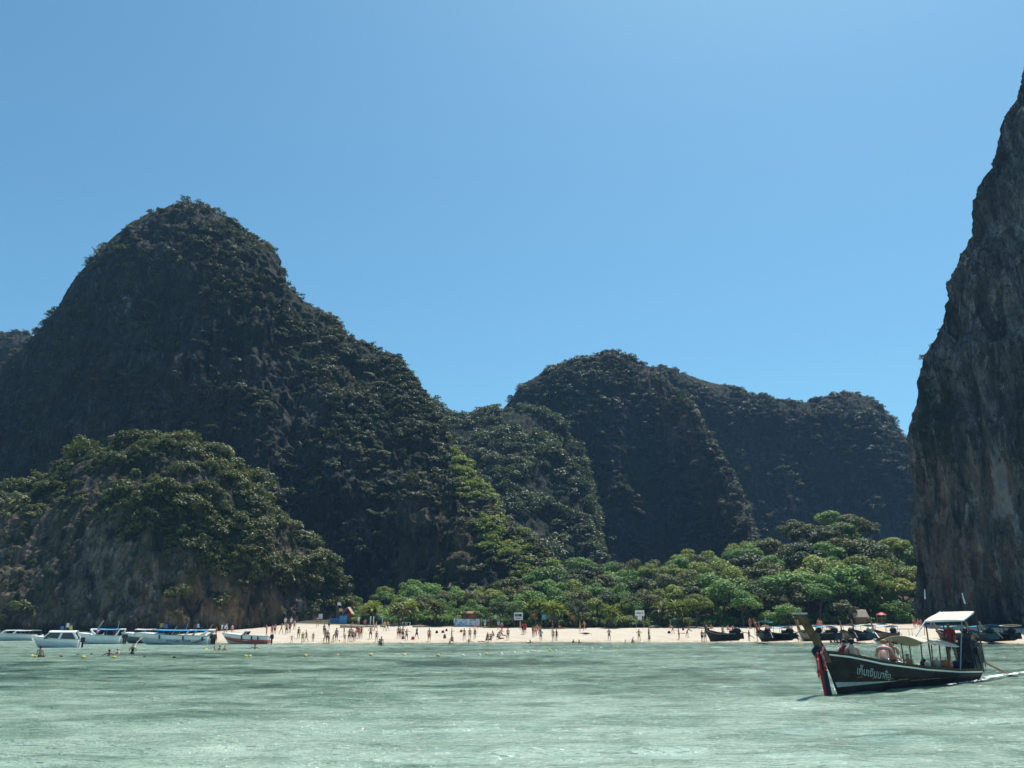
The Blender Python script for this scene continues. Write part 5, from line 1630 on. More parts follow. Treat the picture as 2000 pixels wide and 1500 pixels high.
# ---- the longtail under way in front
Bw, Sn = on_level(1632, 1356), on_level(1925, 1329)
ud = (Sn-Bw)/np.linalg.norm(Sn-Bw)
nn = np.array([-ud[1], ud[0], 0])
Sc = Sn+nn*0.62
ud = (Sc-Bw)/np.linalg.norm(Sc-Bw); nn = np.array([-ud[1], ud[0], 0])
LB = float(np.linalg.norm(Sc-Bw))
boat = empty('longtail_boat', tuple(Bw), math.atan2(ud[1], ud[0]))
set_props(boat, 'long dark wooden longtail boat with cream awnings passing close in front', 'boat')
H0 = Hull(LB)
def bl(px, py, lat=0.0):
    """boat-frame x, z of a pixel seen on the boat's lengthwise plane at sideways offset lat"""
    dx, dy, dz = ray(px, py)
    o = CAM-Bw-nn*lat
    t = -(o @ nn)/(dx*nn[0]+dy*nn[1])
    Q = CAM+t*np.array([dx, dy, dz])-Bw
    return float(Q @ ud), float(Q[2])
hl = H0.mesh().build('hull', hull_paint, boat, False)
for sd in (-1, 1):
    band(H0, lambda q: H0.sheer(q)-0.17, lambda q: H0.sheer(q)-0.10, 0.02, 0.985, 40, 0.028, sd).build('rub_strip', white_paint, hl)
    band(H0, lambda q: H0.sheer(q)-0.05, lambda q: H0.sheer(q)+0.02, 0.01, 0.99, 40, 0.035, sd).build('gunwale', wood_dark, hl)
    band(H0, lambda q: 0.26+0.10*(q/0.33), lambda q: 0.26+0.10*(q/0.33)+0.21*(1-(q/0.33)**0.8)+0.01, 0.004, 0.33, 16, 0.006, sd).build('bow_stripe', plain('faded_white_paint', (0.42, 0.45, 0.41), 0.6, 0.2, 0.15, 3), hl)
# plank seams low on the near side
for z_ in (0.14, 0.52):
    band(H0, lambda q: z_*H0.sheer(q)/H0.mid*0.9, lambda q: z_*H0.sheer(q)/H0.mid*0.9+0.018, 0.05, 0.97, 30, 0.004).build('plank_seam', black_iron, hl)
# floor boards and thwarts
for i in range(11):
    q = 0.13+0.075*i
    w = H0.half(q)*1.72
    x = H0.pt(q, 0.3)[0]
    z_ = 0.34 if i > 3 else 0.62-0.07*i
    MB().box((x, 0, z_), (LB*0.072, w*0.92, 0.05)).build('floor_board', hull_inside, boat)
for q in (0.2, 0.33, 0.46, 0.62):
    MB().box((H0.pt(q, 0.6)[0], 0, H0.sheer(q)-0.16), (0.30, H0.half(q)*1.86, 0.05)).build('thwart', wood_mid, boat)
tx, tz = bl(1563, 1200)
pr = prow(H0, boat, (tx, 0, tz), plain('olive_brown_timber', (0.125, 0.080, 0.048), 0.8, 0.15, 0.35, 3, bmp=0.01), 0.42, 0.22, plain('bleached_end_grain', (0.55, 0.53, 0.50), 0.8, 0.15, 0.15, 5))
# bow sashes, garlands and ribbon knot
sx0 = bl(1590, 1262)[0]
sb = bl(1604, 1357)[0]
cloth_strip((sx0+0.10, -0.16, 1.80), (sb+0.20, -0.20, -0.04), 0.50, 0.03, seed=1).build('black_sash', sash_black, boat)
cloth_strip((sx0-0.16, -0.215, 1.55), (sb-0.10, -0.25, -0.04), 0.17, 0.03, seed=2).build('red_sash', sash_red, boat)
cloth_strip((sx0-0.22, -0.17, 1.60), (sx0-0.16, -0.19, 0.72), 0.14, 0.02, seed=3).build('short_red_sash', sash_red, boat)
MB().blob((sx0+0.10, -0.02, 1.70), (0.15, 0.19, 0.20), 10, 6, 3, 0.2).build('knot', plain('blue_cloth_knot', (0.02, 0.03, 0.06), 0.8, 0.1, 0.2, 4), boat, True)
cloth_strip((sx0+0.12, -0.19, 1.60), (sx0+0.55, -0.12, 1.90), 0.26, 0.02, seed=4).build('ribbon', garland_mat, boat)
for gx_, gz_ in ((-0.28, 1.02), (0.24, 1.12)):
    MB().tube([(sx0+gx_*0.5, -0.20, 1.66), (sx0+gx_*0.95, -0.25, 1.40), (sx0+gx_, -0.26, gz_)], [0.05, 0.06, 0.055], 7).build('garland', garland_mat, boat)
    MB().blob((sx0+gx_, -0.26, gz_-0.08), (0.10, 0.08, 0.07), 8, 5, 2, 0.4).build('tassel', sash_red, boat)
# the name on the bow, white Thai lettering following the sheer
def lettering(body, x0, width, zfun, hull, mat, parent, name='lettering', side=-1, size=1.0):
    cu = bpy.data.curves.new('lettering', 'FONT')
    cu.body = body
    cu.size = 1.0
    cu.extrude = 0.0
    cu.offset = 0.012
    cu.resolution_u = 3
    ob = bpy.data.objects.new('lettering_source', cu)
    COL.objects.link(ob)
    dg = bpy.context.evaluated_depsgraph_get()
    me = bpy.data.meshes.new_from_object(ob.evaluated_get(dg))
    bpy.data.objects.remove(ob)
    if len(me.vertices) == 0:
        return None
    V = np.empty(len(me.vertices)*3); me.vertices.foreach_get('co', V); V = V.reshape(-1, 3)
    u0, u1 = V[:, 0].min(), V[:, 0].max()
    sc_ = width/(u1-u0)
    W = np.array([hull.at_x(x0+(p[0]-u0)*sc_, zfun((p[0]-u0)*sc_)+p[1]*sc_*size, side, 0.014) for p in V])
    me.vertices.foreach_set('co', W.astype(np.float32).ravel())
    me.update()
    me.name = name
    me.materials.clear()
    o = link(name, me, mat, parent)
    so = o.modifiers.new('thickness', 'SOLIDIFY'); so.thickness = 0.006; so.offset = 0
    return o
la, lz = bl(1682, 1314, -0.50); lb, lz2 = bl(1747, 1327, -0.72)
letters = lettering('เก็บเงินมาซื้อ', la, lb-la, lambda u: lz+(lz2-lz)*u/(lb-la)-0.06, H0, plain('white_lettering', (0.40, 0.44, 0.41), 0.6, 0.2, 0.3, 5), hl, size=0.95)
# awnings
def awning(x0, x1, half, z0, z1, crown, mt, name, parent, sag=0.10, nx=14, ny=9):
    PP = []
    for i in range(ny):
        v_ = i/(ny-1)*2-1
        PP.append([(x0+(x1-x0)*j/(nx-1), v_*half, z0+(z1-z0)*j/(nx-1)+crown*(1-v_*v_)-sag*math.sin(math.pi*j/(nx-1))) for j in range(nx)])
    return MB().sheet(PP, 0.04).build(name, mt, parent, True)
ax0, az0 = bl(1756, 1242, 0.0); az0 -= 0.26
ax2, az2 = bl(1868, 1262, -0.9); ax1, az1 = (ax0+ax2)/2-0.3, (az0+az2)/2
awning(ax0, ax1, 1.0, az0, az1, 0.28, cream_canvas, 'front_awning', boat, -0.04)
awning(ax1+0.05, ax2, 1.02, az1+0.04, az2, 0.26, cream_canvas, 'middle_awning', boat, 0.05)
for sd in (-0.9, 0.9):
    MB().tube([(ax0, sd*1.02, az0-0.05), ((ax0+ax1)/2, sd*1.02, (az0+az1)/2+0.06), (ax1, sd*1.02, az1-0.04)], 0.022, 6).build('awning_rail', wood_dark, boat)
    for x_, zt_ in ((ax0+0.12, az0), (ax1-0.5, az1), (ax1+0.35, az1+0.02), (ax2-1.1, az2+0.02)):
        MB().tube([(x_, sd*0.97, H0.sheer(x_/LB)-0.1), (x_+0.02, sd*1.0, zt_)], 0.028, 6).build('awning_pole', wood_dark, boat)
n1, nz1 = bl(1805, 1213, -0.9); n2, nz2 = bl(1880, 1211, -0.9); f1, fz1 = bl(1836, 1194, 0.9); f2, fz2 = bl(1903, 1195, 0.9)
PP = []
for i in range(6):
    v_ = i/5
    PP.append([((n1+(f1-n1)*v_)*(1-t_)+(n2+(f2-n2)*v_)*t_, -0.9+1.8*v_, (nz1+(fz1-nz1)*v_)*(1-t_)+(nz2+(fz2-nz2)*v_)*t_+0.03*math.sin(3*t_+v_*5)) for t_ in np.linspace(0, 1, 8)])
rf = MB().sheet(PP, 0.06).build('rear_roof', cream_canvas, boat)
fr = plain('pale_blue_pole_paint', (0.30, 0.42, 0.48), 0.5, 0.3, 0.15, 4)
MB().tube([(n1, -0.92, nz1-0.04), (n2, -0.92, nz2-0.04)], 0.03, 6).build('roof_rail', fr, boat)
MB().tube([(f1, 0.92, fz1-0.04), (f2, 0.92, fz2-0.04)], 0.03, 6).build('roof_rail', fr, boat)
MB().tube([(n1, -0.92, nz1-0.04), (f1, 0.92, fz1-0.04)], 0.03, 6).build('roof_rail', fr, boat)
MB().tube([(n2, -0.92, nz2-0.04), (f2, 0.92, fz2-0.04)], 0.03, 6).build('roof_rail', fr, boat)
sxa, sza = bl(1787, 1242, -0.9)
MB().tube([(n1, -0.92, nz1-0.04), (sxa, -0.95, sza)], 0.03, 6).build('roof_strut', fr, boat)
sxb, szb = bl(1868, 1260, -0.9)
MB().tube([(n2-0.1, -0.9, nz2-0.04), (sxb, -0.92, H0.sheer(0.85))], 0.03, 6).build('roof_strut', steel, boat)
MB().tube([(n1+0.25, -0.85, nz1), (n1+0.3, -0.86, H0.sheer(0.6)-0.1)], 0.035, 6).build('roof_post', wood_dark, boat)
MB().tube([(f1+0.1, 0.85, fz1), (f1+0.1, 0.88, H0.sheer(0.7)-0.1)], 0.035, 6).build('roof_post', wood_dark, boat)
MB().tube([(f2-0.1, 0.85, fz2), (f2, 0.72, H0.sheer(0.93)-0.1)], 0.035, 6).build('roof_post', wood_dark, boat)
# engine on its swivel, the long tail shaft, steering bar and stern rails
ex_, ez_ = bl(1893, 1275, 0)
eng = MB().box((ex_, 0.0, ez_), (1.5, 0.85, 1.0), taper=0.82).build('engine', dark_tarp, boat)
MB().blob((ex_-0.15, -0.05, ez_+0.55), (0.62, 0.42, 0.32), 10, 6, 5, 0.3).build('engine_cover', dark_tarp, eng, True)
MB().lathe([(0.20, 0), (0.20, 0.10), (0.08, 0.12)], 14, (0, 0, 0)).build('flywheel', black_iron, eng)
fw = eng.children[-1]; fw.rotation_euler = (R(90), 0, 0); fw.location = (ex_-0.1, -0.44, ez_+0.1)
MB().tube([(ex_-0.4, -0.3, ez_+0.4), (ex_-0.42, -0.32, ez_+0.95), (ex_-0.6, -0.34, ez_+1.05)], 0.05, 7).build('exhaust_pipe', black_iron, eng)
MB().box((ex_+0.1, 0, ez_-0.72), (1.2, 0.7, 0.5)).build('engine_mount', black_iron, boat)
MB().tube([(ex_-0.1, -0.05, ez_-0.45), (ex_-0.75, -0.05, 0.42)], 0.06, 7).build('mount_leg', black_iron, boat)
MB().tube([(ex_+0.2, -0.05, ez_-0.45), (ex_+0.6, -0.05, 0.42)], 0.06, 7).build('mount_leg', black_iron, boat)
t0 = bl(1912, 1288, 0.1); t1 = bl(1979, 1320, 0.1)
sh_ = MB().tube([(ex_+0.5, 0, ez_-0.35), (t0[0], 0.1, t0[1]), (t1[0], 0.1, t1[1]-0.04)], [0.07, 0.06, 0.045], 8).build('tail_shaft', wood_mid, boat)
MB().box((t1[0]+0.02, 0.1, t1[1]-0.12), (0.05, 0.3, 0.16)).build('propeller', steel, sh_)
MB().tube([(ex_-0.7, 0.0, ez_+0.1), (ex_-1.9, -0.1, ez_-0.02), (ex_-2.2, -0.12, ez_-0.02)], 0.03, 6).build('steering_bar', black_iron, boat)
for y_ in (-0.45, 0.35):
    MB().tube([(LB-0.5, y_, 0.5), (LB-0.55, y_, 1.45), (LB-0.15, y_, 1.35), (LB+0.1, y_, 0.75), (LB+0.05, y_, 0.45)], 0.03, 6).build('stern_rail', black_iron, boat)
MB().tube([(LB-0.15, -0.45, 1.35), (LB-0.15, 0.35, 1.35)], 0.03, 6).build('stern_rail', black_iron, boat)
MB().tube([(LB-0.3, -0.3, 0.62), (LB+0.35, -0.15, 0.38), (LB+0.55, -0.2, 0.30)], [0.05, 0.045, 0.03], 6).build('rudder_arm', wood_mid, boat)
MB().box((LB+0.22, 0, 0.12), (0.22, 0.06, 0.6)).build('rudder', wood_mid, boat)
for x_ in (LB-2.0, LB-3.1):
    MB().tube([(x_, -0.72, 0.6), (x_+0.1, -0.78, 0.95), (x_+0.5, -0.5, 1.0), (x_+0.8, -0.2, 1.35)], 0.022, 5).build('hose', black_iron, boat)
# people and cargo aboard (each rests in the boat but is its own thing)
def aboard(x, y, z):
    return Bw+ud*x+nn*y+np.array([0, 0, z])
BR = math.degrees(math.atan2(ud[1], ud[0]))
def crew(px, py_head, lat, pose, head_h, clothes, skin, hair, turn, label, scale=1.0):
    """seats or stands a person so that the crown of the head is at that pixel"""
    x, z = bl(px, py_head, lat)
    tok = clothes.split()
    return put_person(aboard(x, lat, z-head_h*scale), pose, list(zip(tok[0::2], tok[1::2])), skin, hair, turn, label, scale, 'people aboard the longtail in front')
def hh(pose):
    me = BODY[pose][0]
    return max(v.co.z for v in me.vertices)
crew(1663, 1248, -0.25, 'bench', hh('bench'), 'top brown briefs black', 'fair', ('long', 'dark'), 170, 'long haired passenger with bare shoulders nearest the bow of the longtail', 1.22)
crew(1652, 1249, 0.30, 'bench', hh('bench'), 'shirt maroon shorts black', 'tan', ('hair', 'dark'), 200, 'passenger in a maroon shirt beside the long haired one in the bow', 1.22)
crew(1722, 1250, -0.12, 'hunch', hh('hunch'), 'shorts grey', 'pink', ('hair', 'fair'), 150, 'large bare backed passenger hunched forward just ahead of the awning', 1.42)
crew(1739, 1248, 0.25, 'bench', hh('bench'), 'shorts navy', 'tan', ('hair', 'brown'), -30, 'bare chested passenger sitting upright behind the hunched one', 1.25)
crew(1774, 1277, -0.30, 'sit', hh('sit'), 'suit orange', 'tan', ('hair', 'dark'), -40, 'small passenger sitting low amidships by the awning pole', 0.9)
crew(1852, 1217, -0.15, 'phone', hh('phone'), 'shirt maroon shorts brown', 'brown', ('hair', 'dark'), -62, 'boatman in a dark maroon shirt standing under the rear roof', 1.16)
def sack(px, py, lat, w, h, mt, label, name='cargo_bag', cat='bag', grp='cargo stowed in the longtail'):
    x, z = bl(px, py, lat)
    root = empty(name, tuple(aboard(x, lat, z-h/2)), math.atan2(ud[1], ud[0]))
    MB().blob((0, 0, h/2), (w/2, w*0.4, h/2), 12, 7, int(px), 0.18).build('body', mt, root, True)
    MB().tube([(0, 0, h*0.93), (0.03, 0, h*1.12), (0.1, 0.02, h*1.1)], [0.05, 0.03, 0.02], 6).build('neck_tie', rope_mat, root)
    set_props(root, label, cat, grp)
orange_can = plain('orange_canvas', (0.45, 0.17, 0.07), 0.7, 0.2, 0.2, 4)
sack(1805, 1296, -0.35, 0.40, 0.42, CLOTH['black'], 'black bag hanging at the foot of the awning pole')
sack(1813, 1298, -0.55, 0.44, 0.40, offwhite, 'pale round bag just right of the black bag')
sack(1830, 1298, -0.5, 0.55, 0.44, plain('grey_canvas_bag', (0.38, 0.36, 0.32), 0.8, 0.1, 0.15, 4), 'grey sack in the middle of the stowed cargo')
sack(1848, 1299, -0.5, 0.80, 0.50, orange_can, 'orange canvas bundle on the longtail floor')
sack(1868, 1299, -0.4, 0.60, 0.42, CLOTH['navy'], 'dark blue bundle between the orange bundle and the engine')

# ---- longtails moored with their bows on the sand
def moored(px, py, L, rz, color, label, roof=None, roof_z=1.75, roof_x=(0.35, 0.72), prow_top=None, tarp=True, prow_mat=None, beam=0.95, extra=None, rim=None):
    """stern towards the sea at the given pixel"""
    Q = on_level(px, py, 0.0)
    h = Hull(L, beam, 1.5, 0.8, 0.75, 0.3, 0.6)
    a = R(rz)
    d = np.array([math.cos(a), math.sin(a), 0])       # aft direction
    O = Q-d*L
    root = empty('longtail_boat', tuple(O), a)
    root.rotation_euler = (0, -0.045, a)
    root.location = (O[0], O[1], 0.45)
    ho = h.mesh(30, 7).build('hull', hull_colors[color], root)
    for sd in (-1, 1):
        band(h, lambda q: h.sheer(q)-0.14, lambda q: h.sheer(q)-0.05, 0.02, 0.98, 24, 0.02, sd).build('rub_strip', rim or wood_pale, ho)
    MB().box((L-0.02, 0, 0.28), (0.06, beam*1.26, 0.75), taper=0.95).build('transom', hull_colors[color], ho)
    prow(h, root, prow_top or (-1.15, 0, 2.75), prow_mat or wood_mid, 0.40, 0.13)
    MB().blob((L*0.90, 0, 1.05), (0.75, 0.42, 0.48), 10, 6, int(px), 0.25).build('engine', dark_tarp if tarp else steel, root, True)
    MB().tube([(L*0.9, 0.05, 1.0), (L+1.2, 0.1, 0.7), (L+2.6, 0.15, -0.1)], [0.06, 0.05, 0.04], 6).build('tail_shaft', black_iron if tarp else steel, root)
    for q in (0.3, 0.5, 0.68):
        MB().box((h.pt(q, 0.5)[0], 0, h.sheer(q)-0.15), (0.28, h.half(q)*1.8, 0.05)).build('thwart', wood_mid, root)
    if roof is not None:
        x0, x1 = L*roof_x[0], L*roof_x[1]
        aw = awning(x0, x1, beam*1.02, roof_z, roof_z-0.05, 0.16, roof, 'awning', root, 0.05, 9, 7)
        for x_ in (x0+0.15, x1-0.15):
            for sd in (-1, 1):
                MB().tube([(x_, sd*beam*0.92, 0.55), (x_, sd*beam*0.95, roof_z)], 0.03, 5).build('awning_pole', wood_dark, root)
    if extra:
        extra(root, L)
    set_props(root, label, 'boat', 'longtail boats moored along the beach')
    return root
def lifebuoys(root, L):
    for k in range(3):
        MB().blob((L*0.8+0.3*k, -0.5+0.4*k, 0.95), (0.28, 0.22, 0.18), 8, 5, k, 0.2).build('life_vest', red_paint, root, True)
def crates(root, L):
    for k in range(3):
        MB().box((L*0.72+0.4*k, 0.2*(-1)**k, 0.9), (0.5, 0.6, 0.5)).build('locker', dark_tarp, root)
def gear(root, L):
    lifebuoys(root, L); crates(root, L)
moored(1448, 1257.5, 7.0, -62, 'dark', 'smallest moored longtail, open and without an awning, nearest the bathers', prow_top=(-0.9, 0, 2.6), prow_mat=black_iron, extra=crates)
moored(1503, 1258, 8.5, -98, 'black', 'black moored longtail with a teal awning and bulky dark stern', teal_tarp, 2.35, (0.25, 0.75), extra=gear, beam=1.15)
moored(1552, 1258, 8.0, -70, 'dark', 'moored longtail with a pale turquoise awning left of the big bow post', paleblue_tarp, 1.55, (0.45, 0.85), prow_top=(-1.3, 0, 3.2), prow_mat=red_paint, extra=gear)
moored(1606, 1257, 7.5, -85, 'tan', 'tan moored longtail with a pale green awning and red life vests', green_tarp, 1.65, (0.5, 0.85), prow_top=(-1.2, 0, 3.0), prow_mat=plain('orange_brown_timber', (0.28, 0.13, 0.05), 0.7, 0.2, 0.25, 4), extra=lifebuoys)
moored(1640, 1258, 9.0, -75, 'black', 'black moored longtail full of seated passengers with a small blue awning', blue_tarp, 1.6, (0.55, 0.8), extra=crates)
moored(1667, 1256.5, 7.5, -100, 'brown', 'brown moored longtail hidden partly behind the bow passengers', wood_mid, 1.8, (0.5, 0.8), prow_top=(-1.1, 0, 2.9))
moored(1705, 1257.5, 8.0, -95, 'teal', 'dark teal moored longtail seen stern on with a grey outboard shaft', paleblue_tarp, 1.8, (0.35, 0.85), prow_top=(-1.2, 0, 3.1), tarp=False, extra=crates, beam=1.1)
moored(1752, 1257, 8.0, -92, 'brown', 'moored longtail with a pale blue awning just above the front awning', paleblue_tarp, 1.7, (0.3, 0.85))
moored(1893, 1257.5, 8.0, -88, 'black', 'moored longtail with a teal awning seen behind the engine of the nearer boat', teal_tarp, 1.75, (0.3, 0.8))
moored(1943, 1258.5, 8.0, -97, 'teal', 'moored longtail with blue awning right of the passing boat', blue_tarp, 1.75, (0.35, 0.95), beam=1.3, extra=gear)
moored(1987, 1258.5, 8.0, -90, 'dark', 'rightmost moored longtail with a whitish awning', offwhite, 1.8, (0.35, 0.95), beam=1.3, extra=gear)
# passengers in the black longtail
for k, px in enumerate((1622, 1628.5, 1634, 1641, 1646.5, 1652)):
    Q = at(px, 1243.5, 130.0)
    put_person((Q[0], Q[1], Q[2]-hh('bench')*0.95), 'bench', [('shirt', ('black', 'navy', 'brown')[k % 3]), ('shorts', 'black')], 'brown', ('hair', 'dark'), 60*k, '%s passenger from the left in the black moored longtail' % nth(k), 0.95, 'passengers in the moored longtail')
crew_p = [(1557, 1237, 'shirt red shorts black', 'person in red sitting in the longtail with the turquoise awning'), (1530, 1236, 'shirt maroon shorts black', 'person in maroon sitting between two moored longtails')]
for px, py, cl_, lab in crew_p:
    Q = at(px, py, 131.0); tok = cl_.split()
    put_person((Q[0], Q[1], Q[2]-hh('bench')*0.95), 'bench', list(zip(tok[0::2], tok[1::2])), 'brown', ('hair', 'dark'), 20, lab, 0.95, 'passengers in the moored longtail')
parasol(1496, 141.0, 1220, 19, brown_tarp, 'brown parasol over the stern of the black longtail', droop=0.5)
parasol(1628, 141.5, 1225, 18, brown_tarp, 'dark brown parasol behind the longtail full of passengers', droop=0.5)
parasol(1585, 143.0, 1221, 15, brown_tarp, 'dark parasol just right of the carved bow post', droop=0.5)
# flat brown awning on poles behind the front awning
b = on_land(1767, 1242)
root = empty('sun_awning', tuple(b))
zt = top_z(1228.5, 1767, b[1])-b[2]
MB().box((0, 0, zt), (2.3, 1.4, 0.07)).build('roof', brown_tarp, root)
for x_ in (-1.0, 1.0):
    for y_ in (-0.55, 0.55):
        MB().tube([(x_, y_, -0.2), (x_, y_, zt)], 0.03, 5).build('pole', wood_dark, root)
set_props(root, 'flat brown awning on four poles on the sand', 'awning')

# ---- speedboats off the headland
gel_white = plain('white_gelcoat', (0.80, 0.80, 0.78), 0.25, 0.5, 0.04, 1.5)
gel_grey = plain('pale_grey_gelcoat', (0.55, 0.60, 0.60), 0.3, 0.5, 0.05, 1.5)
gel_dark = plain('dark_blue_grey_gelcoat', (0.09, 0.12, 0.13), 0.3, 0.5, 0.1, 1.5)
gel_red = plain('red_gelcoat', (0.50, 0.09, 0.07), 0.35, 0.5, 0.08, 1.5)
tint_glass = plain('smoked_glass', (0.03, 0.04, 0.045), 0.08, 0.8, 0.1, 3)
seat_mat = plain('navy_vinyl', (0.04, 0.07, 0.14), 0.6, 0.3, 0.1, 4)
def speedboat(px_bow, px_stern, py, label, upper, lower, split=0.45, top=None, top_kind='bimini', top_x=(0.42, 0.95), top_z=1.9, arch=None, outboards=2, yaw=0.0, hgt=1.15, text=None, stripes=False, fenders=(), flags=(), glass=True, rail=False, aerials=()):
    """bow to the left, stern to the right"""
    A, Bq = on_level(px_bow, py), on_level(px_stern, py)
    top_z, hgt = top_z*(0.84 if top_kind == 'hard' else 0.78), hgt*0.88
    L = float(np.linalg.norm(Bq-A))/math.cos(yaw)
    ang = yaw                      # positive: bow nearer the camera
    d = np.array([math.cos(ang), math.sin(ang), 0])
    A = A+np.array([0, 1.0, 0])-np.array([0, max(0, math.sin(ang)*L*0.5), 0])
    root = empty('speedboat', tuple(A), ang)
    B = L*0.145+0.25
    def half(q): return B*float(np.interp(q, [0, .05, .15, .3, .5, .8, 1], [.04, .26, .55, .82, .97, 1.0, .94]))
    def sheer(q): return hgt*float(np.interp(q, [0, .2, .5, 1], [1.34, 1.22, 1.04, .92]))
    def chine(q): return hgt*float(np.interp(q, [0, .2, .5, 1], [.55, .26, .12, .08]))
    def stem(z): return -0.13*L*(z/hgt-0.35)
    def P3(q, lev, side):
        z = {0: -0.25 if q > 0.12 else -0.25+(0.12-q)*3.0, 1: chine(q), 2: chine(q)+(sheer(q)-chine(q))*split, 3: sheer(q)}[lev]
        w = {0: 0.02, 1: half(q)*0.80, 2: half(q)*0.93, 3: half(q)}[lev]
        x = stem(z)*(1-q)**2+q*L
        return (x, side*w, z)
    n = 22
    qs = [(i/(n-1))**1.3 for i in range(n)]
    def side_mesh(l0, l1, name, mt, parent, bottom=False):
        V, F = [], []
        for q in qs:
            V += [P3(q, l0, -1), P3(q, l1, -1), P3(q, l1, 1), P3(q, l0, 1)]
        for i in range(n-1):
            for k in (0, 2):
                F.append((i*4+k, i*4+k+1, (i+1)*4+k+1, (i+1)*4+k))
            if bottom:
                F.append((i*4+3, i*4, (i+1)*4, (i+1)*4+3))
        F.append((0, 1, 2, 3)); F.append(tuple((n-1)*4+k for k in (3, 2, 1, 0)))
        return MB().add(V, F).build(name, mt, parent)
    hu = side_mesh(0, 1, 'bottom', gel_white if lower is gel_red else lower, root, True)
    side_mesh(1, 2, 'lower_side', lower, root)
    side_mesh(2, 3, 'upper_side', upper, root)
    V, F = [], []
    for q in qs:                                       # rubbing strake at the sheer
        for sd in (-1, 1):
            p = P3(q, 3, sd)
            V += [(p[0], p[1]+sd*0.05, p[2]-0.05), (p[0], p[1]+sd*0.05, p[2]+0.04), (p[0], p[1]-sd*0.04, p[2]+0.04), (p[0], p[1]-sd*0.04, p[2]-0.05)]
    for i in range(n-1):
        for s8 in (0, 4):
            for k in range(4):
                F.append((i*8+s8+k, i*8+s8+(k+1) % 4, (i+1)*8+s8+(k+1) % 4, (i+1)*8+s8+k))
    MB().add(V, F).build('strake', gel_grey if upper is gel_white else gel_white, root)
    # foredeck, a cambered sheet over the bow third
    PP = []
    for v_ in np.linspace(-1, 1, 7):
        PP.append([(P3(q, 3, 1)[0], v_*half(q)*0.97, sheer(q)+0.02+0.16*(1-v_*v_)*min(1, q*6)) for q in np.linspace(0.01, 0.40, 9)])
    MB().sheet(PP, 0.05).build('foredeck', gel_white, root, True)
    MB().box((L*0.70, 0, hgt*0.42), (L*0.56, B*1.72, 0.06)).build('cockpit_floor', gel_grey, root)
    for k in range(3):
        MB().box((L*(0.55+0.15*k), 0, hgt*0.7), (L*0.05, B*1.3, hgt*0.45)).build('seat', seat_mat, root)
    if glass:
        V = []
        for t_ in np.linspace(-1, 1, 9):
            x_ = L*(0.36+0.10*t_*t_)
            V += [(x_, t_*half(0.4)*0.9, sheer(0.4)+0.05), (x_+L*0.045, t_*half(0.4)*0.82, sheer(0.4)+0.05+0.52*hgt*0.8)]
        V += [(p[0]+0.03, p[1], p[2]) for p in V]
        F = [(2*i, 2*i+1, 2*i+3, 2*i+2) for i in range(8)]+[(18+2*i+2, 18+2*i+3, 18+2*i+1, 18+2*i) for i in range(8)]
        ws = MB().add(V, F).build('windscreen', tint_glass, root)
        for t_ in (-1, -0.5, 0, 0.5, 1):
            x_ = L*(0.36+0.10*t_*t_)
            MB().tube([(x_, t_*half(0.4)*0.9, sheer(0.4)+0.03), (x_+L*0.045, t_*half(0.4)*0.82, sheer(0.4)+0.08+0.42*hgt)], 0.03, 5).build('frame_bar', gel_white, ws)
    x0, x1 = L*top_x[0], L*top_x[1]
    if top is not None:
        awning(x0, x1, B*0.92, top_z, top_z-0.02, 0.14 if top_kind == 'bimini' else 0.22, top, 'bimini' if top_kind == 'bimini' else 'hardtop', root, 0.0 if top_kind == 'hard' else 0.05, 12, 9)
        if top_kind == 'hard':
            for sd in (-1, 1):
                for xa, xb, w_ in ((x0-0.15*L, x0+0.04*L, 0.07), ((x0+x1)/2-0.05*L, (x0+x1)/2, 0.14), (x1+0.05*L, x1-0.06*L, 0.13)):
                    MB().tube([(xa, sd*B*0.93, sheer(0.6)), (xb, sd*B*0.88, top_z)], w_, 6).build('pillar', gel_white, root)
                PPs = [[(x0-0.11*L*(1-i/2)+0.02*L+(x1-x0-0.02*L+0.11*L*(1-i/2)+0.02*L*(1-i/2))*j/7-0.02*L*(i/2), sd*B*0.89, sheer(0.6)+0.02+(top_z-sheer(0.6)-0.05)*i/2) for j in range(8)] for i in range(3)]
                V = [p for r_ in PPs for p in r_]; V += [(p[0], p[1]-sd*0.02, p[2]) for p in V]
                F = [tuple(f) for f in grid_faces(8, 3)]; F += [tuple(24+i for i in reversed(f)) for f in F[:]]
                MB().add(V, F).build('side_window', tint_glass, root)
        else:
            for sd in (-1, 1):
                for x_ in (x0+0.1, (x0+x1)/2, x1-0.1):
                    MB().tube([(x_, sd*B*0.95, sheer(0.7)), (x_, sd*B*0.9, top_z)], 0.028, 5).build('bimini_pole', steel, root)
    for (xa, lean_, w_) in (arch or []):
        for sd in (-1, 1):
            MB().tube([(L*xa, sd*B*0.95, sheer(xa)-0.05), (L*xa-lean_*0.55, sd*B*0.93, sheer(xa)+0.45*(top_z-sheer(xa))), (L*xa-lean_, sd*B*0.82, top_z+0.02)], [w_*1.3, w_, w_*0.8], 6).build('arch_leg', gel_white, root)
        MB().tube([(L*xa-lean_, -B*0.82, top_z+0.02), (L*xa-lean_, B*0.82, top_z+0.02)], w_*0.8, 6).build('arch_bar', gel_white, root)
    for k in range(outboards):
        y_ = (k-(outboards-1)/2)*0.62
        ob_ = MB().box((L+0.32, y_, hgt*0.92), (0.5, 0.42, 0.55), taper=0.75).build('outboard', black_iron if upper is not gel_red else steel, root)
        MB().box((L+0.32, y_, hgt*0.35), (0.2, 0.14, 1.0)).build('outboard_leg', black_iron, ob_)
    for q in fenders:
        p = P3(q, 3, -1)
        MB().tube([(p[0], p[1]-0.10, p[2]-0.06), (p[0]+0.05, p[1]-0.12, p[2]-0.55)], 0.09, 7).build('fender', CLOTH['navy'], root)
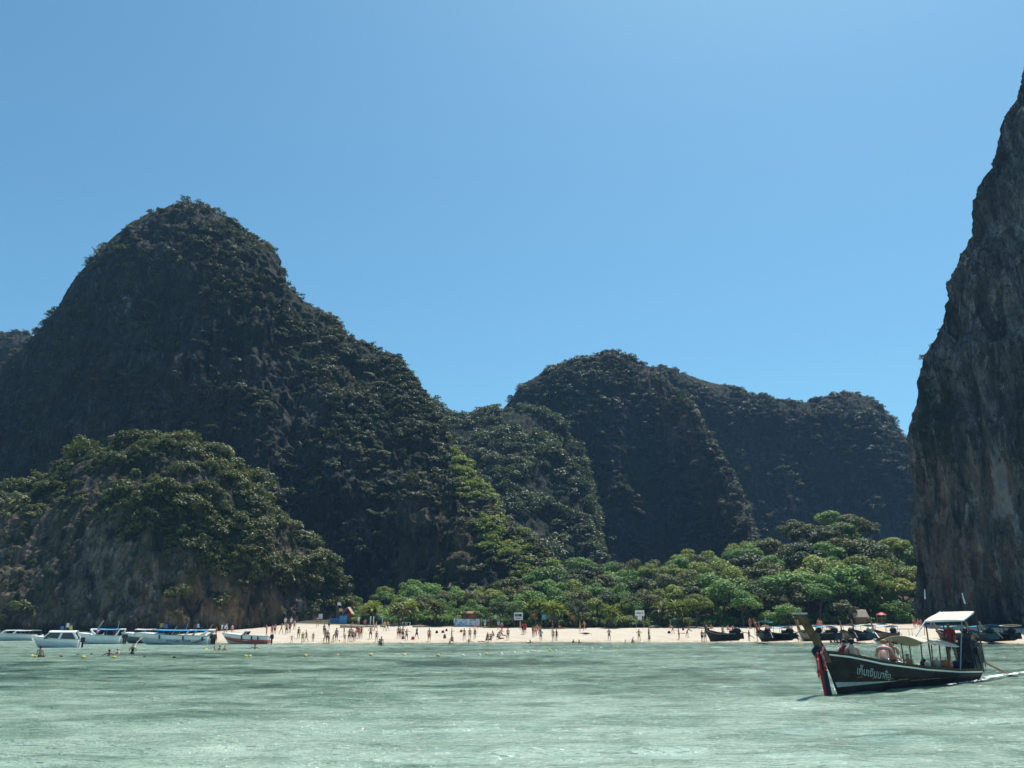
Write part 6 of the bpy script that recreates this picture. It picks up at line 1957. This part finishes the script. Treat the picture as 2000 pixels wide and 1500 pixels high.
    for (q, h_, colr) in flags:
        base = np.array([L*q, 0, top_z+0.1])
        fp = MB().tube([base, base+(0, 0, h_)], 0.018, 5).build('flag_pole', steel, root)
        cloth_strip(base+(0.2, 0, h_), base+(0.24, 0, h_-0.5), 0.36, 0.05, 5).build('flag', CLOTH[colr], fp)
    for (q, h_, ln) in aerials:
        MB().tube([(L*q, -0.2, top_z), (L*q+ln, -0.2, top_z+h_)], 0.02, 5).build('aerial', gel_white, root)
    if rail:
        pts_ = [(P3(q, 3, -1)[0], P3(q, 3, -1)[1]*0.9, sheer(q)+0.35) for q in np.linspace(0.02, 0.4, 8)]
        MB().tube(pts_, 0.018, 5).build('bow_rail', steel, root)
    class HH:
        def at_x(self, x, z, side, off):
            q = min(max(x/L, 0), 1)
            lo, hi = half(q)*0.80, half(q)
            t_ = min(max((z-chine(q))/(sheer(q)-chine(q)), 0), 1)
            return np.array([x, side*(float(np.interp(t_, [0, split, 1], [half(q)*.80, half(q)*.93, half(q)]))+off), z])
    if text:
        for (body, xa, wd, zz_, mt) in text:
            lettering(body, L*xa, L*wd, lambda u: hgt*zz_, HH(), mt, root)
    if stripes:
        for k, mt in enumerate((ink, fm['y'], CLOTH['red'], CLOTH['blue'])):
            V = []
            for j in range(6):
                u = j/5
                for e in (0, 0.16):
                    V.append(HH().at_x(L*(0.76+0.16*u)+e+k*0.2, hgt*(0.18+0.5*u), -1, 0.016))
            F = [(2*j, 2*j+1, 2*j+3, 2*j+2) for j in range(5)]
            o = MB().add(V, F).build('stripe', mt, root)
            so = o.modifiers.new('thickness', 'SOLIDIFY'); so.thickness = 0.01
    set_props(root, label, 'boat', 'speedboats off the headland')
    return root
speedboat(-75, 66, 1251, 'white speedboat at the left edge with a grey bimini', gel_white, gel_white, top=gel_grey, top_x=(0.72, 0.97), top_z=2.1, arch=[(0.56, -0.7, 0.13)], outboards=1, hgt=1.2)
speedboat(146, 232, 1258, 'white speedboat with a bright blue canopy and twin outboards', gel_white, gel_white, top=blue_tarp, top_x=(0.47, 0.93), top_z=2.55, arch=[(0.46, 0.9, 0.15), (0.90, -0.5, 0.13)], outboards=2, hgt=1.3, aerials=[(0.4, 1.3, 0.8), (0.88, 1.2, 0.05), (0.42, 1.2, 0.7)], rail=True)
speedboat(240, 330, 1256.5, 'dark hulled speedboat behind the largest speedboat', gel_white, gel_dark, split=0.62, top=gel_grey, top_x=(0.25, 0.62), top_z=2.5, outboards=1, hgt=1.3, yaw=-0.10)
speedboat(272, 406, 1259.5, 'largest speedboat, white with hull lettering and a long blue canopy', gel_white, gel_grey, split=0.55, top=blue_tarp, top_x=(0.22, 0.96), top_z=2.45, arch=[(0.90, -0.9, 0.2), (0.66, -0.6, 0.12)], outboards=3, hgt=1.35,
          text=[('EXPLORE TOUR', 0.40, 0.36, 0.30, ink), ('FAMOUS', 0.17, 0.15, 0.52, greyink)], stripes=True, fenders=(0.34, 0.66, 0.93), flags=[(0.23, 0.8, 'yellow'), (0.25, 0.85, 'orange'), (0.30, 0.7, 'blue'), (0.73, 0.7, 'red'), (0.77, 0.75, 'white')], aerials=[(0.45, 0.5, 0.4), (0.62, 0.9, 0.3), (0.97, 0.8, 0.4)])
speedboat(438, 522, 1258, 'white speedboat with a red lower hull beached by the sand', gel_white, gel_red, split=0.52, outboards=1, hgt=1.25, fenders=(0.42, 0.64, 0.78), top=None, rail=True)
speedboat(66, 142, 1266, 'white speedboat with a rounded hardtop, nearest of the speedboats', gel_white, gel_grey, split=0.62, top=gel_white, top_kind='hard', top_x=(0.28, 0.92), top_z=2.15, outboards=1, hgt=1.15, yaw=0.22, glass=True, flags=[(0.5, 0.6, 'blue'), (0.62, 0.95, 'white'), (0.70, 0.65, 'yellow')], fenders=())
# wake and foam of the passing boat
m, nt, out = new_mat('sea_foam')
v = coords(nt)
f1_ = noise(nt, v, 2.2, 5, 0.7)
p = principled(nt, out, (0.78, 0.82, 0.80), 0.6, 0.2)
tr = nt.nodes.new('ShaderNodeBsdfTransparent'); mx = nt.nodes.new('ShaderNodeMixShader')
nt.links.new(ramp1(nt, f1_, 0.44, 0.56), mx.inputs[0]); nt.links.new(tr.outputs[0], mx.inputs[1]); nt.links.new(p.outputs[0], mx.inputs[2])
nt.links.new(mx.outputs[0], out.inputs['Surface'])
foam_mat = m
def foam(path, width, name, label, seed=0):
    rng_ = np.random.default_rng(seed)
    V = []
    for i, (pt, w) in enumerate(zip(path, width)):
        q = path[min(i+1, len(path)-1)]-path[max(i-1, 0)]
        q = q/np.linalg.norm(q); s_ = np.array([-q[1], q[0], 0])
        for k in range(5):
            V.append(pt+s_*w*(k/4-0.5)*rng_.uniform(0.8, 1.2)+np.array([0, 0, 0.10+0.05*rng_.random()*(0.3 if k in (0, 4) else 1)]))
    me = mesh_np(name, np.array(V), grid_faces(5, len(path)))
    o = link(name, me, foam_mat)
    set_props(o, label, 'foam', kind='stuff')
wk = [aboard(LB-0.3, -0.2, 0), aboard(LB+0.6, -0.1, 0), aboard(LB+2.0, 0.1, 0), aboard(LB+4.0, 0.2, 0), aboard(LB+7, 0.3, 0), aboard(LB+11, 0.2, 0)]
wk = [wk[0]+(wk[-1]-wk[0])*t_ for t_ in np.linspace(0, 1, 40)]
foam(wk, np.interp(np.linspace(0, 1, 40), [0, .1, .4, 1], [1.0, 0.7, 0.5, 0.55]), 'wake_foam', 'white foam of the wake behind the passing longtail', 1)
sp_ = [aboard(x_, -H0.half(x_/LB)*0.9-0.25-0.03*(LB-x_), 0) for x_ in np.linspace(LB*0.55, LB-0.3, 30)]
foam(sp_, np.full(30, 0.2), 'bow_spray', 'thin sparkling foam along the near side of the passing longtail', 2)
sl = [np.array([x_, float(shore(x_))-0.15+0.5*math.sin(x_*0.21)+0.25*math.sin(x_*0.67), 0.0]) for x_ in np.linspace(-36, 80, 180)]
foam(sl, 0.55+0.3*np.sin(np.linspace(0, 40, 180)), 'shore_foam', "thin line of foam lapping along the water's edge", 3)

# pennant poles on the moored boats, flags by the hut, a white parasol, a mooring line
def pennant(px, y_top, y_bot, px_low, base_py, Y, label, mt=white_paint):
    tp, lo = at(px, y_top, Y), at(px_low, y_bot, Y)
    bs = at(px_low, base_py, Y)
    root = empty('pennant_pole', tuple(bs))
    MB().tube([(0, 0, 0), tuple(lo-bs), tuple(tp-bs+np.array([0, 0.02, 0.1]))], [0.04, 0.03, 0.015], 6).build('pole', wood_dark, root)
    cloth_strip(tp-bs+np.array([0.06, -0.03, 0]), lo-bs+np.array([0.06, -0.03, 0]), 0.20, 0.04, 8).build('pennant', mt, root)
    set_props(root, label, 'pole', 'pennant poles above the moored boats')
pennant(1805, 1151, 1170, 1806, 1240, 134, 'tall pole with a white pennant left of the rear roof')
pennant(1878, 1158, 1179, 1884, 1240, 134, 'tall leaning pole with a white pennant above the rear roof')
for px, yt, colr, lab in ((657, 1176, 'white', 'white flag left of the small pink roofed hut'), (660.5, 1188, 'yellow', 'pale yellow flag below the white one by the hut'), (667.5, 1189, 'purple', 'purple flag against the pink roofed hut')):
    b = spot(px, 169.4)
    zt = top_z(yt, px, 169.4)-b[2]
    root = empty('flag', tuple(b))
    MB().tube([(0, 0, -0.2), (0, 0, zt)], 0.03, 6).build('pole', wood_pale, root)
    cloth_strip((0.35, -0.03, zt-0.05), (0.40, -0.03, zt-0.6), 0.75, 0.06, 6).build('cloth', CLOTH[colr], root)
    set_props(root, lab, 'flag', 'flags by the pink roofed hut')
parasol(1318, 167.5, 1206.5, 8, white_paint, 'small white parasol in the shade of the trees', droop=0.8)
A_ = on_level(268, 1259.0, 0.0); B_2 = on_level(262, 1266, 0.0)
o = MB().tube([A_+np.array([0.6, 0.6, 1.25]), (A_+B_2)/2+np.array([0.1, 0, 0.5]), B_2+np.array([0, 0, -0.1])], 0.03, 5).build('mooring_line', rope_mat)
set_props(o, 'pale mooring line running from the largest speedboat into the water', 'rope')

# ------------------------------------------------------------------ the air of the bay
hz = MB().box((0, 450, 101), (3000, 2200, 242)).mesh('haze')
m, nt, out = new_mat('sea_air_haze')
pv = nt.nodes.new('ShaderNodeVolumePrincipled')
pv.inputs['Color'].default_value = (0.32, 0.60, 1.0, 1)
pv.inputs['Density'].default_value = 0.00016
pv.inputs['Anisotropy'].default_value = 0.0
nt.links.new(pv.outputs[0], out.inputs['Volume'])
haze = link('haze', hz, m)
set_props(haze, 'thin bluish sea haze filling the whole bay', 'haze', kind='stuff')
